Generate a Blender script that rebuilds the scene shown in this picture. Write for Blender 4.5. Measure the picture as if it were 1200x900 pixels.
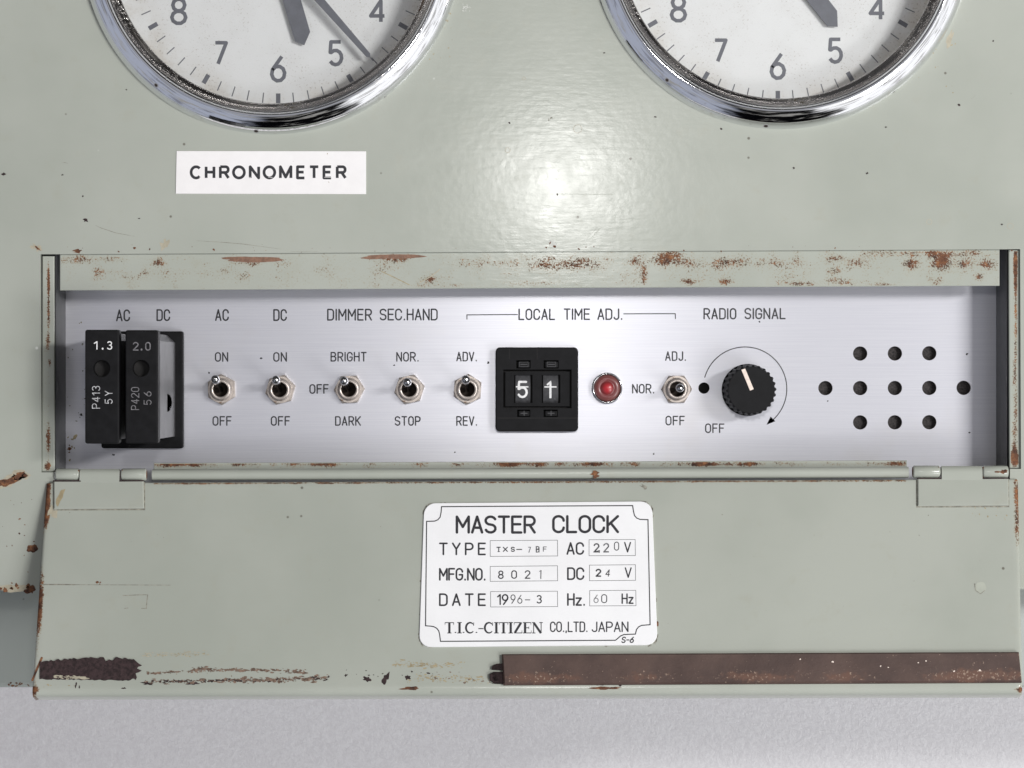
import bpy, math, random
from mathutils import Vector, Matrix
from mathutils.geometry import tessellate_polygon

# ------------------------------------------------------------------ scale
U = 0.00025            # one unit of the drawing below is a quarter of a millimetre
HF = 1100.0             # cabinet face stands this many units above the table
D = 3200.0             # camera height over the cabinet face, in units
HP = -80.0             # height of the sunken control panel against the face
sc = bpy.context.scene
for o in list(bpy.data.objects):
    bpy.data.objects.remove(o)
R = math.radians

# ------------------------------------------------------------------ camera
cam = bpy.data.objects.new("camera", bpy.data.cameras.new("camera"))
sc.collection.objects.link(cam)
cam.location = (0, 0, (D + HF) * U)
cam.data.sensor_width = 36.0
cam.data.lens = 36.0 * D / 1200.0
cam.data.clip_start = 0.01
cam.data.clip_end = 50.0
sc.camera = cam

# ------------------------------------------------------------------ world (dim studio room, brighter window sides)
world = bpy.data.worlds.new("World")
sc.world = world
world.use_nodes = True
wt = world.node_tree
wt.nodes.clear()


class NT:
    """tiny helper for node trees"""
    def __init__(s, tree): s.t = tree
    def n(s, typ, ins=None, **props):
        nd = s.t.nodes.new(typ)
        for k, v in props.items(): setattr(nd, k, v)
        for k, v in (ins or {}).items():
            sock = nd.inputs[k]
            if isinstance(v, bpy.types.NodeSocket): s.t.links.new(v, sock)
            else: sock.default_value = v
        return nd
    def math(s, op, a, b=0.0, c=0.0, clamp=False):
        return s.n('ShaderNodeMath', {0: a, 1: b, 2: c}, operation=op, use_clamp=clamp).outputs[0]
    def smooth(s, v, a, b, lo=0.0, hi=1.0):
        return s.n('ShaderNodeMapRange', {0: v, 1: a, 2: b, 3: lo, 4: hi}, interpolation_type='SMOOTHSTEP').outputs[0]
    def mix(s, f, a, b):
        m = s.n('ShaderNodeMix', data_type='RGBA')
        for i, v in ((0, f), (6, a), (7, b)):
            if isinstance(v, bpy.types.NodeSocket): s.t.links.new(v, m.inputs[i])
            else: m.inputs[i].default_value = v if i == 0 else (*v, 1) if len(v) == 3 else v
        return m.outputs[2]
    def noise(s, vec, scale, detail=4, rough=.55, dist=0.0):
        return s.n('ShaderNodeTexNoise', {'Vector': vec, 'Scale': scale, 'Detail': detail, 'Roughness': rough, 'Distortion': dist}).outputs[0]


w = NT(wt)
tc = w.n('ShaderNodeTexCoord')
sep = w.n('ShaderNodeSeparateXYZ', {0: tc.outputs['Generated']})
az = w.math('ARCTAN2', sep.outputs[1], sep.outputs[0])          # -pi..pi, 0 = +X
wn = w.noise(tc.outputs['Generated'], 3.5, 3, .6)
az = w.math('ADD', az, w.math('MULTIPLY', w.math('SUBTRACT', wn, .5), 0.55))
el = sep.outputs[2]
def lobe(center, half, soft):
    d = w.math('ABSOLUTE', w.math('SUBTRACT', az, R(center)))
    return w.smooth(d, R(half), R(half + soft), 1.0, 0.0)
col = w.mix(w.smooth(el, 0.1, 0.75), (.36, .36, .37), (.56, .565, .575))
col = w.mix(w.smooth(el, .90, .965), col, (2.0, 2.0, 2.15))
low = w.smooth(el, 0.95, 0.86)
side = lambda c, h, sft: w.math('MULTIPLY', lobe(c, h, sft), low)
col = w.mix(side(-140, 34, 18), col, (2.3, 2.45, 2.95))
col = w.mix(side(-86, 15, 10), col, (.012, .012, .015))
col = w.mix(side(-28, 34, 7), col, (7.0, 7.0, 7.1))
col = w.mix(side(168, 14, 8), col, (.55, .36, .24))
col = w.mix(side(45, 30, 10), col, (.12, .115, .11))
# furniture, branches and folds of curtain round the room, as broken light and dark
bits = w.noise(tc.outputs['Generated'], 4.2, 4, .6, 1.2)
col = w.mix(w.math('MULTIPLY', w.smooth(bits, .52, .60), low), col, w.n('ShaderNodeVectorMath', {0: col, 1: (.55, .54, .53)}, operation='MULTIPLY').outputs[0])
bits2 = w.noise(tc.outputs['Generated'], 5.0, 3, .6, .8)
col = w.mix(w.math('MULTIPLY', w.smooth(bits2, .56, .66), low), col, (1.9, 1.85, 1.75))
bg = w.n('ShaderNodeBackground', {'Color': col, 'Strength': 0.17})
w.n('ShaderNodeOutputWorld', {'Surface': bg.outputs[0]})

# ------------------------------------------------------------------ lamps
def area(name, loc, target, size, power, color=(1, 1, 1), size_y=None, shape='RECTANGLE'):
    l = bpy.data.lights.new(name, 'AREA')
    l.shape = shape
    l.size = size
    if shape == 'RECTANGLE': l.size_y = size_y or size
    l.energy = power
    l.color = color
    o = bpy.data.objects.new(name, l)
    sc.collection.objects.link(o)
    o.location = loc
    o.rotation_euler = (Vector(target) - Vector(loc)).to_track_quat('-Z', 'Y').to_euler()
    return o
FACE = HF * U
area("camera_flash", (0.030, 0.118, FACE + .82), (0.02, 0, FACE), .05, 0.60, (1, .985, .96), shape='DISK')
area("softbox_right", (0.80, 0.24, FACE + 1.25), (0.0, 0, FACE), .08, 13.2, (1, .99, .98), .36)
area("window_lamp", (0.74, -0.46, FACE + 0.95), (0.0, -.03, FACE), .36, 5.4, (.99, .985, .99), .36)

vs = sc.view_settings
sc.display_settings.display_device = 'sRGB'
vs.view_transform = 'Standard'
vs.look = 'None'
vs.exposure = 0.0
vs.gamma = 1.0

# ------------------------------------------------------------------ materials
def new_mat(name):
    m = bpy.data.materials.new(name)
    m.use_nodes = True
    m.node_tree.nodes.clear()
    return m, NT(m.node_tree)
def finish(t, bsdf): t.n('ShaderNodeOutputMaterial', {'Surface': bsdf})
def objvec(t, sx=1, sy=1, sz=1):
    c = t.n('ShaderNodeTexCoord').outputs['Object']
    if (sx, sy, sz) == (1, 1, 1): return c
    return t.n('ShaderNodeMapping', {'Vector': c, 'Scale': (sx, sy, sz)}).outputs[0]

def rust_color(t, v):
    a = t.noise(v, 520, 5, .7)
    c = t.mix(t.smooth(a, .34, .52), (.040, .018, .012), (.135, .056, .028))
    return t.mix(t.smooth(a, .50, .66), c, (.28, .125, .052))

def paint_material(name, tint=(1, 1, 1), gloss=.165, bump=1.0):
    m, t = new_mat(name)
    v = objvec(t)
    big = t.noise(v, 14, 4, .6)
    base = t.mix(t.smooth(big, .3, .7), (.362 * tint[0], .383 * tint[1], .336 * tint[2]), (.416 * tint[0], .434 * tint[1], .386 * tint[2]))
    mid = t.noise(v, 130, 4, .65)
    base = t.mix(t.smooth(mid, .55, .80, 0, .30), base, (.36, .355, .285))
    # brownish grime specks and bright nicks
    sp = t.n('ShaderNodeTexVoronoi', {'Vector': v, 'Scale': 260, 'Randomness': 1.0})
    keep = t.math('LESS_THAN', t.n('ShaderNodeSeparateColor', {0: sp.outputs['Color']}).outputs[0], .030)
    dot = t.math('MULTIPLY', keep, t.smooth(sp.outputs['Distance'], .06, .15, 1, 0))
    base = t.mix(t.math('MULTIPLY', dot, .75), base, (.09, .075, .055))
    sp2 = t.n('ShaderNodeTexVoronoi', {'Vector': v, 'Scale': 190, 'Randomness': 1.0})
    keep2 = t.math('LESS_THAN', t.n('ShaderNodeSeparateColor', {0: sp2.outputs['Color']}).outputs[1], .012)
    dot2 = t.math('MULTIPLY', keep2, t.smooth(sp2.outputs['Distance'], .05, .12, 1, 0))
    base = t.mix(t.math('MULTIPLY', dot2, .7), base, (.75, .76, .72))
    # rust where the wear attribute is high
    wear = t.n('ShaderNodeAttribute', attribute_name='wear').outputs['Fac']
    n1 = t.noise(v, 1900, 6, .76)
    n2 = t.noise(v, 210, 5, .6)
    nn = t.math('ADD', t.math('MULTIPLY', n1, .68), t.math('MULTIPLY', n2, .32))
    s = t.math('ADD', nn, wear)
    stain = t.smooth(s, .90, 1.04, 0, .45)
    base = t.mix(t.math('MULTIPLY', stain, t.smooth(wear, .05, .3)), base, (.33, .26, .15))
    mask = t.math('MULTIPLY', t.smooth(s, .995, 1.025), t.smooth(wear, .02, .1))
    colr = t.mix(mask, base, rust_color(t, v))
    rough = t.math('ADD', gloss, t.math('MULTIPLY', mask, .55))
    rough = t.math('ADD', rough, t.math('MULTIPLY', t.math('SUBTRACT', mid, .5), .14))
    # brushed enamel: long low ridges plus orange peel
    ridge = t.noise(objvec(t, .17, 1, 1), 900, 3, .55)
    peel = t.noise(v, 420, 2, .5)
    hgt = t.math('ADD', t.math('MULTIPLY', ridge, .6), t.math('MULTIPLY', peel, .8))
    hgt = t.math('SUBTRACT', hgt, t.math('MULTIPLY', mask, .9))
    hgt = t.math('ADD', hgt, t.math('MULTIPLY', t.math('MULTIPLY', mask, n1), 1.6))
    bmp = t.n('ShaderNodeBump', {'Strength': .22 * bump, 'Distance': .00010, 'Height': hgt})
    b = t.n('ShaderNodeBsdfPrincipled', {'Base Color': colr, 'Roughness': rough, 'Specular IOR Level': .30, 'Normal': bmp.outputs[0]})
    finish(t, b.outputs[0])
    return m

def simple(name, colr, rough=.5, metal=0.0, var=.12, scale=300, bump=0.0, spec=.5, bscale=900, dirt=None):
    m, t = new_mat(name)
    v = objvec(t)
    n = t.noise(v, scale, 5, .6)
    lo = tuple(max(0, c * (1 - var)) for c in colr)
    hi = tuple(min(1, c * (1 + var)) for c in colr)
    c = t.mix(t.smooth(n, .3, .7), lo, hi)
    if dirt:
        d = t.noise(v, dirt[1], 6, .7)
        c = t.mix(t.smooth(d, dirt[2], dirt[2] + .08), c, dirt[0])
    ins = {'Base Color': c, 'Metallic': metal, 'Specular IOR Level': spec,
           'Roughness': t.math('ADD', rough, t.math('MULTIPLY', t.math('SUBTRACT', n, .5), .25))}
    if bump:
        ins['Normal'] = t.n('ShaderNodeBump', {'Strength': bump, 'Distance': .0001, 'Height': t.noise(v, bscale, 5, .6)}).outputs[0]
    finish(t, t.n('ShaderNodeBsdfPrincipled', ins).outputs[0])
    return m

M = {}
M['paint'] = paint_material("grey_green_enamel")
M['paint_back'] = paint_material("grey_green_enamel_matt", (.95, .97, 1.03), .5)

m, t = new_mat("rust"); v = objvec(t)
finish(t, t.n('ShaderNodeBsdfPrincipled', {'Base Color': rust_color(t, v), 'Roughness': .85,
    'Normal': t.n('ShaderNodeBump', {'Strength': .6, 'Distance': .0001, 'Height': t.noise(v, 900, 5, .7)}).outputs[0]}).outputs[0])
M['rust'] = m

# chrome with pitting and dull film
m, t = new_mat("pitted_chrome"); v = objvec(t)
n = t.noise(v, 240, 6, .7); n2 = t.noise(v, 40, 3, .5)
pit = t.n('ShaderNodeTexVoronoi', {'Vector': v, 'Scale': 210})
pk = t.math('MULTIPLY', t.math('LESS_THAN', t.n('ShaderNodeSeparateColor', {0: pit.outputs['Color']}).outputs[0], .10),
            t.smooth(pit.outputs['Distance'], .10, .22, 1, 0))
film = t.smooth(n, .58, .72, 0, .35)
c = t.mix(film, (.83, .84, .86), (.55, .47, .40))
c = t.mix(pk, c, (.03, .018, .014))
finish(t, t.n('ShaderNodeBsdfPrincipled', {'Base Color': c, 'Metallic': t.math('SUBTRACT', 1, pk),
    'Roughness': t.math('ADD', t.math('ADD', .06, t.math('MULTIPLY', film, .4)), t.math('MULTIPLY', pk, .6)),
    'Normal': t.n('ShaderNodeBump', {'Strength': .02, 'Distance': .0002, 'Height': t.noise(v, 45, 2, .5)}).outputs[0]}).outputs[0])
M['chrome'] = m

# corroded inner ring
m, t = new_mat("corroded_steel"); v = objvec(t)
n = t.noise(v, 900, 6, .75); n2 = t.noise(v, 45, 3, .5)
k = t.smooth(t.math('ADD', t.math('MULTIPLY', n, .45), t.math('MULTIPLY', n2, .65)), .585, .665)
c = t.mix(k, (.60, .58, .57), (.10, .085, .06))
finish(t, t.n('ShaderNodeBsdfPrincipled', {'Base Color': c, 'Metallic': t.math('SUBTRACT', 1, t.math('MULTIPLY', k, .4)),
    'Roughness': t.math('ADD', .14, t.math('MULTIPLY', k, .25)),
    'Normal': t.n('ShaderNodeBump', {'Strength': .4, 'Distance': .0002, 'Height': t.math('MULTIPLY', k, n)}).outputs[0]}).outputs[0])
M['ring'] = m

# dusty dial
def dial_mat():
    m, t = new_mat("dusty_white_dial"); v = objvec(t)
    d = t.n('ShaderNodeVectorMath', {0: v}, operation='LENGTH').outputs['Value']
    edge = t.smooth(d, 150 * U, 196 * U)
    n = t.noise(v, 1500, 3, .6); n2 = t.noise(v, 60, 4, .6)
    c = t.mix(t.smooth(n2, .35, .7), (.85, .855, .86), (.80, .80, .80))
    yb = t.math('MULTIPLY', edge, t.smooth(n2, .35, .62))
    c = t.mix(t.math('MULTIPLY', yb, .75), c, (.60, .54, .46))
    dust = t.smooth(t.math('ADD', n, t.math('MULTIPLY', edge, .045)), .59, .69)
    c = t.mix(t.math('MULTIPLY', t.math('MULTIPLY', dust, .6), t.smooth(n2, .40, .62, .15, 1.0)), c, (.30, .24, .18))
    finish(t, t.n('ShaderNodeBsdfPrincipled', {'Base Color': c, 'Roughness': .6}).outputs[0])
    return m
M['dial'] = dial_mat()

# brushed aluminium
m, t = new_mat("brushed_aluminium"); 
v = objvec(t)
br = t.noise(objvec(t, .012, 1, 1), 2600, 4, .6)
br2 = t.noise(objvec(t, .03, 1, 1), 700, 3, .6)
sm = t.noise(v, 26, 4, .6)
c = t.mix(t.smooth(br, .3, .7), (.755, .757, .815), (.805, .807, .858))
c = t.mix(t.smooth(sm, .56, .75, 0, .25), c, (.70, .67, .64))
sp = t.n('ShaderNodeTexVoronoi', {'Vector': v, 'Scale': 170})
dot = t.math('MULTIPLY', t.math('LESS_THAN', t.n('ShaderNodeSeparateColor', {0: sp.outputs['Color']}).outputs[0], .035),
             t.smooth(sp.outputs['Distance'], .05, .11, 1, 0))
c = t.mix(t.math('MULTIPLY', dot, .8), c, (.10, .08, .07))
hgt = t.math('ADD', br, t.math('MULTIPLY', br2, .15))
tan = t.n('ShaderNodeTangent', direction_type='UV_MAP').outputs[0]
finish(t, t.n('ShaderNodeBsdfPrincipled', {'Base Color': c, 'Metallic': .62, 'Roughness': .36, 'Anisotropic': .75, 'Anisotropic Rotation': .25, 'Tangent': tan,
    'Normal': t.n('ShaderNodeBump', {'Strength': .10, 'Distance': .00005, 'Height': hgt}).outputs[0]}).outputs[0])
M['alu'] = m

M['lining'] = simple("shaded_grey_lining", (.085, .087, .090), .6, var=.2, scale=200)  # darker than the enamel, puts the recess shade into the wall colour
M['bare'] = simple("rubbed_brown_primer", (.215, .115, .075), .6, var=.25, scale=900)
M['pale'] = simple("pale_scuff", (.56, .57, .53), .5, var=.1, scale=900)
M['ink'] = simple("black_engraved_ink", (.018, .018, .023), .5, var=.25, scale=900)
M['ink_grey'] = simple("grey_numeral_ink", (.150, .155, .180), .55, var=.1)
M['ink_thin'] = simple("worn_stamped_ink", (.055, .055, .06), .6, var=.6, scale=1400)
M['ink_faint'] = simple("faint_stamped_ink", (.17, .17, .18), .6, var=.4, scale=1400)
M['ink_white'] = simple("white_marking_ink", (.78, .78, .78), .5, var=.12, scale=1200)
M['ink_mid'] = simple("part_worn_marking_ink", (.46, .46, .47), .6, var=.4, scale=1300)
M['ink_dim'] = simple("faded_marking_ink", (.17, .165, .175), .6, var=.35, scale=1200)
M['black'] = simple("black_plastic", (.008, .008, .009), .55, var=.3, scale=240, bump=.25, spec=.14, dirt=((.06, .055, .05), 500, .68))
M['black_gloss'] = simple("black_moulded_plastic", (.008, .008, .009), .52, var=.25, scale=300, bump=.12, spec=.14, dirt=((.07, .065, .06), 700, .71))
M['black_soft'] = simple("dark_wheel_plastic", (.038, .038, .042), .45, var=.3, scale=500, dirt=((.16, .16, .17), 900, .64))
M['cavity'] = simple("black_cavity", (.012, .011, .011), .8)
M['grille'] = simple("speaker_cloth", (.030, .026, .026), .8, var=.9, scale=1800, bump=.6, bscale=2400)
M['grey_plastic'] = simple("grey_translucent_plastic", (.085, .085, .089), .45, var=.10, scale=160, bump=.2, dirt=((.07, .06, .05), 620, .63))
M['nickel'] = simple("tarnished_nickel", (.50, .445, .405), .34, 0.6, var=.14, scale=420, bump=.25, dirt=((.24, .15, .10), 520, .60))
M['nickel_dark'] = simple("dark_tarnished_nickel", (.030, .021, .016), .6, 0.0, var=.3, scale=600)
M['lever'] = simple("polished_lever_steel", (.42, .42, .43), .14, 1.0, var=.15, scale=700)
M['plate'] = simple("white_enamel_plate", (.86, .86, .87), .38, var=.02, scale=80, bump=.04)
M['paper'] = simple("white_tape_label", (.86, .84, .835), .55, var=.02, scale=200, bump=.12)
M['bead'] = simple("clear_pointer_paint", (.80, .68, .60), .5, var=.12, scale=900)
M['rubber'] = None
m, t = new_mat("perished_rubber"); v = objvec(t)
gy = t.n('ShaderNodeAttribute', attribute_name='wear').outputs['Fac']
n = t.noise(v, 330, 6, .7); n3 = t.noise(v, 70, 4, .6); n4 = t.noise(v, 1300, 3, .6)
c = t.mix(t.smooth(n3, .35, .7), (.066, .041, .035), (.100, .063, .052))
s = t.math('ADD', t.math('ADD', t.math('MULTIPLY', n, .6), t.math('MULTIPLY', n3, .4)), gy)
c = t.mix(t.smooth(s, .78, .96, 0, .85), c, (.140, .072, .050))
c = t.mix(t.smooth(t.math('ADD', n4, t.math('MULTIPLY', gy, .35)), .735, .79, 0, .8), c, (.34, .25, .19))
finish(t, t.n('ShaderNodeBsdfPrincipled', {'Base Color': c, 'Roughness': .62, 'Specular IOR Level': .35,
    'Normal': t.n('ShaderNodeBump', {'Strength': .5, 'Distance': .00012, 'Height': t.math('ADD', n, n4)}).outputs[0]}).outputs[0])
M['rubber'] = m
M['residue_or_shade'] = simple("dried_glue_or_joint_shade", (.036, .022, .023), .75, var=.5, scale=900, bump=1.0, bscale=1500, spec=.3)  # glue marks; also draws the shade lines at the hinge knuckles
M['smear'] = simple("brown_glue_smear", (.17, .115, .085), .8, var=.5, scale=900, bump=.4)
M['scratch_or_shade'] = simple("scratched_paint_or_gap_shade", (.24, .23, .19), .7, var=.4, scale=900)  # scratches and edge dirt; also draws the shade around the hinge leaves
M['stain'] = simple("ochre_stain", (.335, .275, .165), .6, var=.2, scale=600)
M['halo'] = simple("rust_stained_paint", (.40, .365, .275), .55, var=.12, scale=600)
M['chip'] = simple("raised_paint_blister", (.385, .405, .345), .3, var=.06)

# red lens
m, t = new_mat("red_lamp_lens"); v = objvec(t)
d = t.n('ShaderNodeVectorMath', {0: t.n('ShaderNodeVectorMath', {0: v, 1: (1, 1, 0)}, operation='MULTIPLY').outputs[0]}, operation='LENGTH').outputs['Value']
c = t.mix(t.smooth(d, 1.5 * U, 9 * U), (.45, .018, .028), (.17, .032, .032))
c = t.mix(t.smooth(d, 9 * U, 15 * U, 0, .8), c, (.17, .066, .060))
finish(t, t.n('ShaderNodeBsdfPrincipled', {'Base Color': c, 'Roughness': .34, 'Coat Weight': .12, 'Coat Roughness': .15,
    'Normal': t.n('ShaderNodeBump', {'Strength': .15, 'Distance': .0001, 'Height': t.noise(v, 600, 3, .5)}).outputs[0]}).outputs[0])
M['lens'] = m

# thin clock glass
m, t = new_mat("clock_glass")
fr = t.n('ShaderNodeFresnel', {'IOR': 1.45}).outputs[0]
mx = t.n('ShaderNodeMixShader', {0: fr, 1: t.n('ShaderNodeBsdfTransparent', {'Color': (.97, .975, .97, 1)}).outputs[0],
                                  2: t.n('ShaderNodeBsdfGlossy', {'Roughness': .04}).outputs[0]})
finish(t, mx.outputs[0])
M['glass'] = m

# table: pale lilac grained vinyl
m, t = new_mat("pale_grained_tabletop"); v = objvec(t)
n = t.noise(v, 620, 4, .6, .3); n2 = t.noise(v, 30, 4, .6); n3 = t.noise(v, 900, 4, .6)
c = t.mix(t.smooth(n, .35, .68), (.82, .797, .812), (.885, .866, .88))
c = t.mix(t.smooth(n3, .64, .74, 0, .5), c, (.95, .93, .95))
finish(t, t.n('ShaderNodeBsdfPrincipled', {'Base Color': c, 'Roughness': .36,
    'Normal': t.n('ShaderNodeBump', {'Strength': .5, 'Distance': .0005, 'Height': t.math('ADD', n, t.math('MULTIPLY', n3, .4))}).outputs[0]}).outputs[0])
M['table'] = m

# ------------------------------------------------------------------ geometry helpers (all in drawing units)
def T(px, py, h=0.0):
    """point that lies over drawing position (px, py) on the plane at height h"""
    s = (D - h) / D
    return Vector(((px - 600.0) * s, (450.0 - py) * s, h))

class MB:
    def __init__(s): s.v, s.f, s.m, s.w, s.slots, s.sm = [], [], [], [], [], []
    def slot(s, mat):
        if mat not in s.slots: s.slots.append(mat)
        return s.slots.index(mat)
    def add(s, pts, faces, mat, wear=None, smooth=False):
        b = len(s.v); k = s.slot(mat)
        s.v += [Vector(p) for p in pts]
        s.w += list(wear) if wear is not None else [0.0] * len(pts)
        for f in faces:
            s.f.append(tuple(b + i for i in f)); s.m.append(k); s.sm.append(smooth)
    def grid(s, fn, nu, nv, mat, wear=None, smooth=False, flip=False):
        pts, wr = [], []
        for j in range(nv + 1):
            for i in range(nu + 1):
                p = fn(i / nu, j / nv); pts.append(p)
                wr.append(wear(i / nu, j / nv) if wear else 0.0)
        fs = []
        for j in range(nv):
            for i in range(nu):
                a = j * (nu + 1) + i
                q = (a, a + 1, a + nu + 2, a + nu + 1)
                fs.append(q[::-1] if flip else q)
        s.add(pts, fs, mat, wr, smooth)
    def prism(s, poly, h1, h0, mat, bev=0.0, cap=True, mp=None, smooth=False, bottom=False):
        """poly: convex-ish list of (x, y), top at h1, bottom at h0"""
        poly = ccw(poly)
        n = len(poly)
        mp = mp or (lambda x, y, h: Vector((x, y, h)))
        loops = [[mp(x, y, h0) for x, y in poly]]
        if bev > 0:
            for a in (0, 30, 60, 90):
                ins = bev * (1 - math.cos(R(a))); hh = h1 - bev * (1 - math.sin(R(a)))
                loops.append([mp(x, y, hh) for x, y in inset(poly, ins)])
        else:
            loops.append([mp(x, y, h1) for x, y in poly])
        pts = [p for l in loops for p in l]
        fs = []
        for k in range(len(loops) - 1):
            for i in range(n):
                j = (i + 1) % n
                fs.append((k * n + i, k * n + j, (k + 1) * n + j, (k + 1) * n + i))
        s.add(pts, fs, mat, None, smooth)
        if cap: s.add(loops[-1], [tuple(range(n))], mat)
        if bottom: s.add(loops[0], [tuple(range(n))[::-1]], mat)
        return inset(poly, bev) if bev else poly
    def holed(s, outer, holes, h1, h0, mat, mp=None, wallmat=None):
        """flat plate with holes, and the walls of plate and holes"""
        mp = mp or (lambda x, y, h: Vector((x, y, h)))
        outer = ccw(outer); holes = [ccw(hh) for hh in holes]
        loops = [[Vector((x, y, 0)) for x, y in l] for l in [outer] + holes]
        tris = tessellate_polygon(loops)
        flat = [p for l in loops for p in l]
        fs = []
        for a, b, c in tris:
            nz = (flat[b] - flat[a]).cross(flat[c] - flat[a]).z
            fs.append((a, b, c) if nz > 0 else (a, c, b))
        s.add([mp(p.x, p.y, h1) for p in flat], fs, mat)
        for k, l in enumerate([outer] + holes):
            n = len(l)
            pts = [mp(x, y, h1) for x, y in l] + [mp(x, y, h0) for x, y in l]
            q = []
            for i in range(n):
                j = (i + 1) % n
                f = (i, n + i, n + j, j)
                q.append(f if k == 0 else f[::-1])
            s.add(pts, q, (wallmat or mat) if k else mat, None, n > 12)
    def lathe(s, c, prof, mat, n=64, smooth=True, cap=False, wear=None, rot=0.0):
        pts = []
        for r, h in prof:
            for i in range(n):
                a = 2 * math.pi * i / n + rot
                pts.append((c[0] + r * math.cos(a), c[1] + r * math.sin(a), h))
        fs = []
        for k in range(len(prof) - 1):
            for i in range(n):
                j = (i + 1) % n
                fs.append((k * n + i, k * n + j, (k + 1) * n + j, (k + 1) * n + i))
        if cap: fs.append(tuple(range((len(prof) - 1) * n, len(prof) * n)))
        s.add(pts, fs, mat, None, smooth)
    def ribbon(s, pts, width, surf, mat, lift=.15, closed=False, caps=True):
        """flat printed line on a surface; pts in drawing positions (y down)"""
        P = [Vector((p[0], p[1])) for p in pts]
        Q = [P[0]]; W_ = [width[0] if isinstance(width, (list, tuple)) else width]
        for i in range(1, len(P)):
            if (P[i] - Q[-1]).length > 1e-4:
                Q.append(P[i]); W_.append(width[i] if isinstance(width, (list, tuple)) else width)
        P = Q
        if closed and (P[0] - P[-1]).length < 1e-3: P.pop(); W_.pop()
        n = len(P)
        if n < 2: return
        L, Rr = [], []
        for i in range(n):
            if closed: d0 = P[i] - P[i - 1]; d1 = P[(i + 1) % n] - P[i]
            else:
                d0 = P[i] - P[i - 1] if i else P[1] - P[0]
                d1 = P[i + 1] - P[i] if i < n - 1 else P[-1] - P[-2]
            d0 = d0.normalized(); d1 = d1.normalized()
            tt = d0 + d1
            if tt.length < 1e-3: tt = d0
            tt = tt.normalized()
            nn = Vector((-tt.y, tt.x))
            k = min(1.5, 1.0 / max(.3, abs(tt.dot(d0))))
            o = nn * (W_[i] * .5 * k)
            L.append(P[i] + o); Rr.append(P[i] - o)
        pl = [surf(p.x, p.y, lift) for p in L] + [surf(p.x, p.y, lift) for p in Rr]
        fs = []
        for i in range(n if closed else n - 1):
            j = (i + 1) % n
            fs.append((i, j, n + j, n + i))
        s.add(pl, fs, mat)
        if caps and not closed:
            for e, sg in ((0, -1), (n - 1, 1)):
                if caps is not True and not caps[0 if e == 0 else 1]: continue
                d = (P[1] - P[0]) if e == 0 else (P[-1] - P[-2])
                a0 = math.atan2(d.y * sg, d.x * sg)
                c = [P[e] + Vector((math.cos(a0 + R(q)), math.sin(a0 + R(q)))) * W_[e] * .5 for q in (-90, -50, 0, 50, 90)]
                s.add([surf(p.x, p.y, lift) for p in c], [(0, 1, 2, 3, 4)], mat)
    def blob(s, cx, cy, rx, ry, surf, mat, rnd, n=14, jag=.35, rot=0.0, lift=.12):
        pts = [surf(cx, cy, lift)]
        ca, sa = math.cos(rot), math.sin(rot)
        ph = [rnd.uniform(0, 6.28) for _ in range(3)]
        for i in range(n):
            a = 2 * math.pi * i / n
            k = 1 + jag * (.5 * math.sin(2 * a + ph[0]) + .5 * math.sin(5 * a + ph[1])) + rnd.uniform(-jag, jag) * .6
            x, y = rx * k * math.cos(a), ry * k * math.sin(a)
            pts.append(surf(cx + x * ca - y * sa, cy + x * sa + y * ca, lift))
        s.add(pts, [(0, i + 1, (i + 1) % n + 1) for i in range(n)], mat)
    def flat(s, poly, surf, mat, lift):
        s.add([surf(x, y, lift) for x, y in poly], [tuple(range(len(poly)))], mat)
    def build(s, name, parent=None, loc=None, label=None):
        """one mesh object; loc (drawing units) becomes its origin"""
        loc = Vector(loc) if loc is not None else Vector((0, 0, 0))
        me = bpy.data.meshes.new(name)
        me.from_pydata([(p - loc) * U for p in s.v], [], s.f)
        for k in s.slots: me.materials.append(M[k])
        me.polygons.foreach_set('material_index', s.m)
        me.polygons.foreach_set('use_smooth', s.sm)
        if any(s.w):
            at = me.attributes.new('wear', 'FLOAT', 'POINT')
            at.data.foreach_set('value', s.w)
        uv = me.uv_layers.new(name='UVMap')
        co = [0.0] * (2 * len(me.loops))
        for i, lp in enumerate(me.loops):
            p = me.vertices[lp.vertex_index].co
            co[2 * i] = p.x * 3; co[2 * i + 1] = p.y * 3
        uv.data.foreach_set('uv', co)
        me.update()
        o = bpy.data.objects.new(name, me)
        sc.collection.objects.link(o)
        wl = Vector((loc.x * U, loc.y * U, (loc.z + HF) * U))
        o['wl'] = tuple(wl)
        if parent is not None:
            o.parent = parent
            o.location = wl - Vector(parent['wl'])
        else:
            o.location = wl
        if label: o['label'] = label
        return o

def ccw(p):
    a = sum(p[i][0] * p[(i + 1) % len(p)][1] - p[(i + 1) % len(p)][0] * p[i][1] for i in range(len(p)))
    return list(p) if a > 0 else list(p)[::-1]
def inset(poly, d):
    if not d: return list(poly)
    n = len(poly); out = []
    for i in range(n):
        a, b, c = Vector(poly[i - 1]), Vector(poly[i]), Vector(poly[(i + 1) % n])
        n0 = Vector((-(b - a).y, (b - a).x)).normalized(); n1 = Vector((-(c - b).y, (c - b).x)).normalized()
        m_ = (n0 + n1)
        m_ = m_ / max(.3, m_.dot(n0)) if m_.length > 1e-6 else n0
        out.append(tuple(b + m_ * d))
    return out
def rect(x0, y0, x1, y1): return [(x0, y0), (x1, y0), (x1, y1), (x0, y1)]
def rrect(x0, y0, x1, y1, r, n=5):
    p = []
    x0, x1 = min(x0, x1), max(x0, x1); y0, y1 = min(y0, y1), max(y0, y1)
    for cx, cy, a in ((x1 - r, y1 - r, 0), (x0 + r, y1 - r, 90), (x0 + r, y0 + r, 180), (x1 - r, y0 + r, 270)):
        for i in range(n + 1):
            q = R(a + 90 * i / n); p.append((cx + r * math.cos(q), cy + r * math.sin(q)))
    return p
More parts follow.
